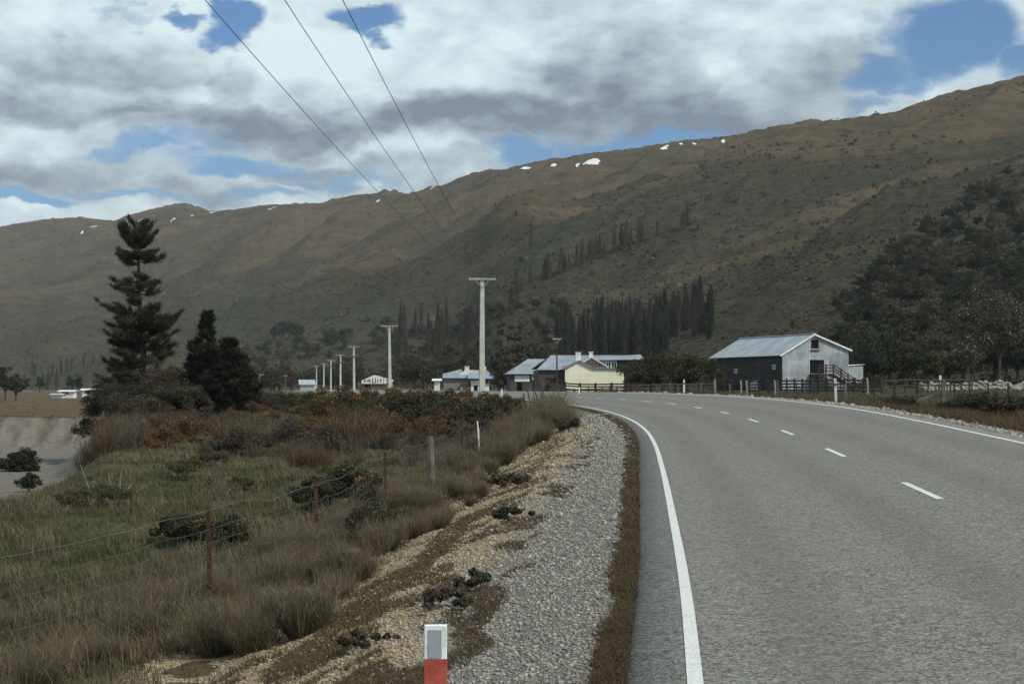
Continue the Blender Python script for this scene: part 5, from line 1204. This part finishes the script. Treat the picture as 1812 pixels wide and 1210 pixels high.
def sized(kl, pts, hpx):   # scale by distance so that the stand has the photo's heights (real trees of 8 to 16 m)
    for i, (px, py, k) in enumerate(pts):
        p = hill_hit(px, py)
        if p is None: continue
        h = hpx*k*p.y/F_PX; sc = h/12.0; kl[i % len(kl)].put(p-Vector((0, 0, .3)), (min(1.25, sc)*1.0, min(1.25, sc), sc))
sized(ph, P_, 40)
pk_ = kinds('poplar_tree', [poplar(12, .95, 1000, m_pop), poplar(13, .8, 1000, m_pop), poplar(11, 1.05, 1000, m_pop), poplar(12.5, .9, 1000, m_ever)], 'dark upright poplar in the dense block on the slope above the cream house', 'tree', 'dense block of dark poplars')
P_ = []
for i in range(130):
    px = rng.uniform(985, 1262); top = np.interp(px, [985, 1040, 1100, 1150, 1230, 1262], [545, 535, 535, 535, 500, 510]); py = rng.uniform(585, 640) if px < 1180 else rng.uniform(572, 605)
    P_.append((px, py, (py-top)/80*rng.uniform(.55, 1.1)))
sized(pk_, P_, 80)
pm_ = kinds('poplar_tree', [poplar(12, .9, 900, m_pop), poplar(12, 1.1, 900, m_brownwood)], 'tall dark poplar on the lower slope between the two nearest power poles', 'tree', 'poplars between the nearest power poles')
sized(pm_, [(rng.uniform(700, 850), rng.uniform(590, 668), rng.uniform(.7, 1.1)) for _ in range(34)]+[(775, 600, 1.1), (782, 640, 1.5), (790, 598, 1.1), (745, 590, .9), (735, 600, .9), (905, 560, .9), (915, 545, .8), (940, 440, .8)], 62)
pl_ = kinds('poplar_tree', [poplar(12, 1.1, 800, m_pop), poplar(12, .9, 800, m_ever)], 'small dark poplar above the white farm buildings at the far left', 'tree', 'poplars above the far left farm')
sized(pl_, [(px, py, k) for px, py, k in ((57, 668, 1), (62, 668, .8), (88, 680, .7), (93, 668, .8), (108, 662, .8), (118, 660, .8), (126, 655, .7), (148, 650, .7), (165, 646, .6), (75, 686, .8), (100, 690, 1.1), (84, 692, 1.0), (137, 686, .9), (120, 688, .8), (32, 676, .6))], 34)
# broad trees on the valley edge
vt = kinds('valley_tree', [round_tree(8, 3.2, m_brownwood), round_tree(9, 3.0, m_pop), round_tree(7, 3.4, m_ever), round_tree(8, 3.0, m_wil)], 'dark bare broad tree in the belt at the foot of the far hills', 'tree', 'tree belt at the foot of the hills')
for i in range(110):
    px = rng.uniform(440, 960); Y = rng.uniform(440, 700) if px < 800 else rng.uniform(330, 480); u_, _ = ray(px, 688)
    z = max(zg1(u_*Y, Y), float(hill_h(np.array([u_*Y]), np.array([Y]))[0])); k = rng.uniform(.75, 1.35)
    if Y < 600 and 490 < px < 730: Y = rng.uniform(605, 720)
    vt[i % 4].put(Vector((u_*Y, Y, z-.3)), (k, k, k*rng.uniform(.9, 1.4)))
vt2 = kinds('slope_tree', [round_tree(8, 3.2, m_brownwood), round_tree(7, 3.0, m_ever), round_tree(9, 2.8, m_pop)], 'dark scattered tree on the lower slope behind the concrete poles', 'tree', 'trees scattered on the lower slope')
for i in range(100):
    px = rng.uniform(430, 1000); py = np.interp(px, [430, 600, 800, 1000], [625, 600, 560, 520])+abs(rng.normal(0, 1))*38
    p = hill_hit(px, min(py, 684))
    if p: k = rng.uniform(.4, 1.0)*p.y/800*1.1; vt2[i % 3].put(p-Vector((0, 0, .4)), (k*1.1, k, k))
for px, py, s_ in ((500, 606, 1.5), (525, 606, 1.3), (488, 604, 1.0), (512, 600, 1.3)):
    p = hill_hit(px, py)
    if p: vt2[1].put(p, s_*p.y/F_PX*26/7)
sl_ = kinds('slope_tree', [round_tree(8, 3.0, m_ever), round_tree(7, 3.2, m_brownwood)], 'dark tree beyond the river flat left of the thinned pine', 'tree', 'trees beyond the flat at far left')
for px, Y, k in ((28, 300, .62), (10, 320, .8), (140, 620, .8), (128, 640, .9), (70, 640, .8), (180, 640, 1.0), (200, 600, 1.1), (450, 520, 1.2), (320, 560, 1.0), (290, 600, 1.0), (-10, 310, .9), (45, 600, .8)):
    sl_[0 if k < 1 else 1].put(base_at(px, Y), k)
# willows by the yards
wl = kinds('willow_tree', [round_tree(4.6, 2.7, m_wil, 40, 110, .16), round_tree(4.2, 3.0, m_wil, 40, 110, .16)], 'low bushy brownish green willow between the cream house and the woolshed', 'tree', 'low willows between house and woolshed')
for px, Y, k in ((1136, 188, .85), (1152, 192, 1.0), (1172, 188, 1.0), (1195, 196, 1.1), (1218, 192, 1.0), (1240, 200, .95), (1258, 205, .85), (1142, 200, .9), (1205, 205, 1.1)):
    wl[int(px) % 2].put(base_at(px, Y)-Vector((0, 0, .2)), k)
single('round_tree', round_tree(5.6, 1.9, m_olive, 34, 90, .17), base_at(1184, 222), 'yellow green round tree rising above the low willows', 'tree', 1.05)
bt = kinds('backdrop_tree', [round_tree(7, 3.0, m_pop), round_tree(6.5, 3.2, m_brownwood)], 'dark bare tree behind the cream house and willows', 'tree', 'dark trees behind the cream house')
for i in range(34):
    px = rng.uniform(880, 1300); Y = rng.uniform(250, 330); bt[i % 2].put(base_at(px, Y)-Vector((0, 0, .3)), rng.uniform(.5, .95))
# wooded slope on the right
wk_ = kinds('woodland_tree', [round_tree(8, 3.0, m_ever, 36, 90, .24), round_tree(9, 3.3, m_brownwood, 36, 90, .24), round_tree(7, 3.3, m_dark, 36, 90, .24), round_tree(7.5, 2.6, m_olive, 30, 80, .22)], 'dark tree in the wood covering the slope right of the woolshed', 'tree', 'wood on the slope right of the woolshed')
cnt = 0
for i in range(900):
    px = rng.uniform(1280, 1860); py = rng.uniform(290, 684)
    edge = np.interp(px, [1280, 1400, 1480, 1560, 1650, 1740, 1860], [660, 610, 540, 470, 400, 330, 290])
    if py < edge: continue
    pr = .30 if px < 1480 else .58
    if rng.uniform() > pr: continue
    p = hill_hit(px, py)
    if p is None: continue
    k = rng.uniform(.55, 1.0)*(.75 if px < 1480 else 1.0)*min(1.0, p.y/450+.35); wk_[rng.choice(4, p=[.36, .32, .22, .10])].put(p-Vector((0, 0, .4)), (k*1.05, k*1.05, k*rng.uniform(.85, 1.2))); cnt += 1
nr_ = kinds('yard_tree', [round_tree(9, 3.4, m_ever, 44, 120, .22), round_tree(8, 3.4, m_dark, 44, 120, .22), round_tree(8.5, 3.2, m_brownwood, 44, 120, .22)], 'big dark tree standing behind the paddock right of the woolshed', 'tree', 'big dark trees behind the right paddock')
for i, (px, Y, k) in enumerate(((1545, 235, .85), (1575, 228, 1.0), (1610, 232, .95), (1640, 225, .8), (1680, 228, .9), (1720, 225, .9), (1760, 232, 1.1), (1800, 225, 1.0), (1840, 228, 1.1), (1560, 250, 1.1), (1600, 252, 1.2), (1660, 250, 1.1), (1705, 252, 1.2), (1530, 262, 1.0), (1500, 268, .9), (1450, 275, .7), (1400, 280, .6), (1350, 285, .6), (1310, 275, .55), (1780, 250, 1.4))):
    nr_[i % 3].put(base_at(px, Y)-Vector((0, 0, .3)), k)
single('blossom_tree', round_tree(13.5, 4.0, m_brownwood, 60, 90, .2, bark, m_bloss), base_at(1768, 205), 'tall tree with pale grey blossom at the right edge', 'tree')
single('blossom_tree', round_tree(7.0, 2.6, m_brownwood, 44, 80, .18, bark, m_bloss), base_at(1708, 200), 'smaller tree sprinkled with pale blossom left of the tall one', 'tree')
single('olive_tree', round_tree(6.8, 1.5, m_olive, 34, 90, .17), base_at(1712, 214), 'yellowish green upright tree between the dark right hand trees', 'tree')
single('olive_tree', round_tree(5.0, 2.0, m_olive, 34, 90, .17), base_at(1655, 214), 'olive green bushy tree behind the strainer post at right', 'tree')

# ---- scrub covering the hillsides (uncountable)
def hill_scrub():
    n = 52000; px = rng.uniform(-60, 1900, n); ly = rng.uniform(math.log(250), math.log(2200), n); Yv = np.exp(ly); Xv = (px-906)/F_PX*Yv
    z = hill_h(Xv, Yv); v = (z-EYE)/Yv; band = fbm(Xv/130, Yv/130, 3, 201)
    lower = 1-sst(z, 40, 230); ok = (z > 1.5) & (rng.uniform(0, 1, n) < np.clip(.04+lower*.55+band*.9, .02, .95)); Xv, Yv, z = Xv[ok], Yv[ok], z[ok]; n = len(Xv)
    r_ = rng.lognormal(0, .45, n)*.62*np.clip(Yv/600, .6, 1.6); k = 11
    C = np.stack([Xv, Yv, z+.3*r_], -1); P = (C[:, None]+in_ball(n*k, .5).reshape(n, k, 3)*r_[:, None, None]*np.array([1.1, 1.1, .75])).reshape(-1, 3)
    V, Fc = leaves(P, np.repeat(r_*.75, k), 0, 1.2)
    t_ = np.clip(np.repeat(rng.uniform(.0, 1, n), k)+rng.normal(0, .15, n*k), 0, 1)
    tag(link('hillside_scrub', mesh_np('hillside_scrub', V, Fc, False, fattrs=dict(tint=t_)), G('scrub_leaf', (.045, .044, .032), (.068, .062, .044), (.11, .094, .068), .1)), kind='stuff')
hill_scrub()
# ---- snow patches lying just under the skyline
snow_m = mat('old_snow', (.60, .62, .64), .7, .2, var=.1, scale=.05)
for px, py, wx_, hy_ in ((1045, 287, 20, 3.5), (1022, 291, 4, 3), (980, 291, 6, 2.5), (930, 297, 11, 3.5), (1176, 261, 10, 3), (768, 329, 9, 3), (724, 341, 4, 2), (669, 356, 4, 1.5), (618, 352, 8, 2), (482, 367, 9, 2), (378, 374, 8, 2.5), (228, 389, 5, 2), (248, 388, 5, 1.5), (165, 400, 8, 1.5), (306, 389, 4, 2), (1280, 249, 4, 1.5), (340, 380, 2.5, 1.5), (1205, 256, 4, 1), (785, 324, 6, 1), (1228, 255, 5, 1.2), (145, 411, 2.5, 1.5)):
    p0 = hill_hit(px, py+2)
    if p0 is None: continue
    g_u = np.linspace(-1, 1, 15); g_v = np.linspace(-1, 1, 9); k = p0.y/F_PX; V = []; A_, B_ = np.meshgrid(g_u, g_v, indexing='ij')
    dep = hy_*k*2.6
    XX_ = p0.x+A_*wx_*k; YY_ = p0.y+B_*dep+A_*dep*.5
    ok_ = (A_**2+B_**2+.55*fbm(A_*2.2+px, B_*2.2, 2, 7)) < .95
    ZZ_ = hill_h(XX_, YY_)+.45
    Fc = grid_faces(15, 9); keep = ok_.ravel()[Fc].all(1)
    if keep.sum() < 3: keep = (ok_.ravel()[Fc].sum(1) >= 2)
    tag(link('snow_patch', mesh_np('snow_patch', np.stack([XX_, YY_, ZZ_], -1).reshape(-1, 3), Fc[keep], True), snow_m), kind='structure')

# ---- thin air over the valley
hz = MB().box(-3700, 3700, -560, 5700, -12, 760); vm_ = bpy.data.materials.new('thin_haze'); vm_.use_nodes = True; t = NT(vm_.node_tree); t.n.clear()
pv = t.new('ShaderNodeVolumePrincipled', Color=(.80, .88, .92), Density=HAZE); pv.inputs['Anisotropy'].default_value = 0.0
t.new('ShaderNodeOutputMaterial', Volume=pv.outputs[0]); tag(hz.build('haze', vm_), kind='stuff')

# ---- rock outcrops breaking the skyline and the upper slopes
px = np.concatenate([rng.normal(880, 25, 26), rng.normal(960, 30, 16), rng.normal(1120, 50, 24), rng.uniform(1380, 1500, 14), rng.uniform(380, 440, 8), rng.uniform(100, 1790, 60)])
rx, ry, rs_ = [], [], []
for i, q in enumerate(px):
    top = None
    for d_ in (2, 5, 9, 14, 20):
        p = hill_hit(q, float(np.interp(q, *np.array([(a, b) for a, b in HP['yA'] if a < 1290]+[(a, b) for a, b in HP['yB'] if a >= 1290]).T))+d_+(rng.uniform(0, 120) if i > 88 else 0))
        if p: rx.append(p.x); ry.append(p.y+4); rs_.append(p.y/F_PX*rng.uniform(1.0, 2.6)); break
stones('rock_outcrop', np.array(rx), np.array(ry), np.array(rs_), mat('hill_rock', (.10, .095, .085), .95, .05, var=.4, scale=.3), rng.uniform(0, 1, len(rx)), hill_h)
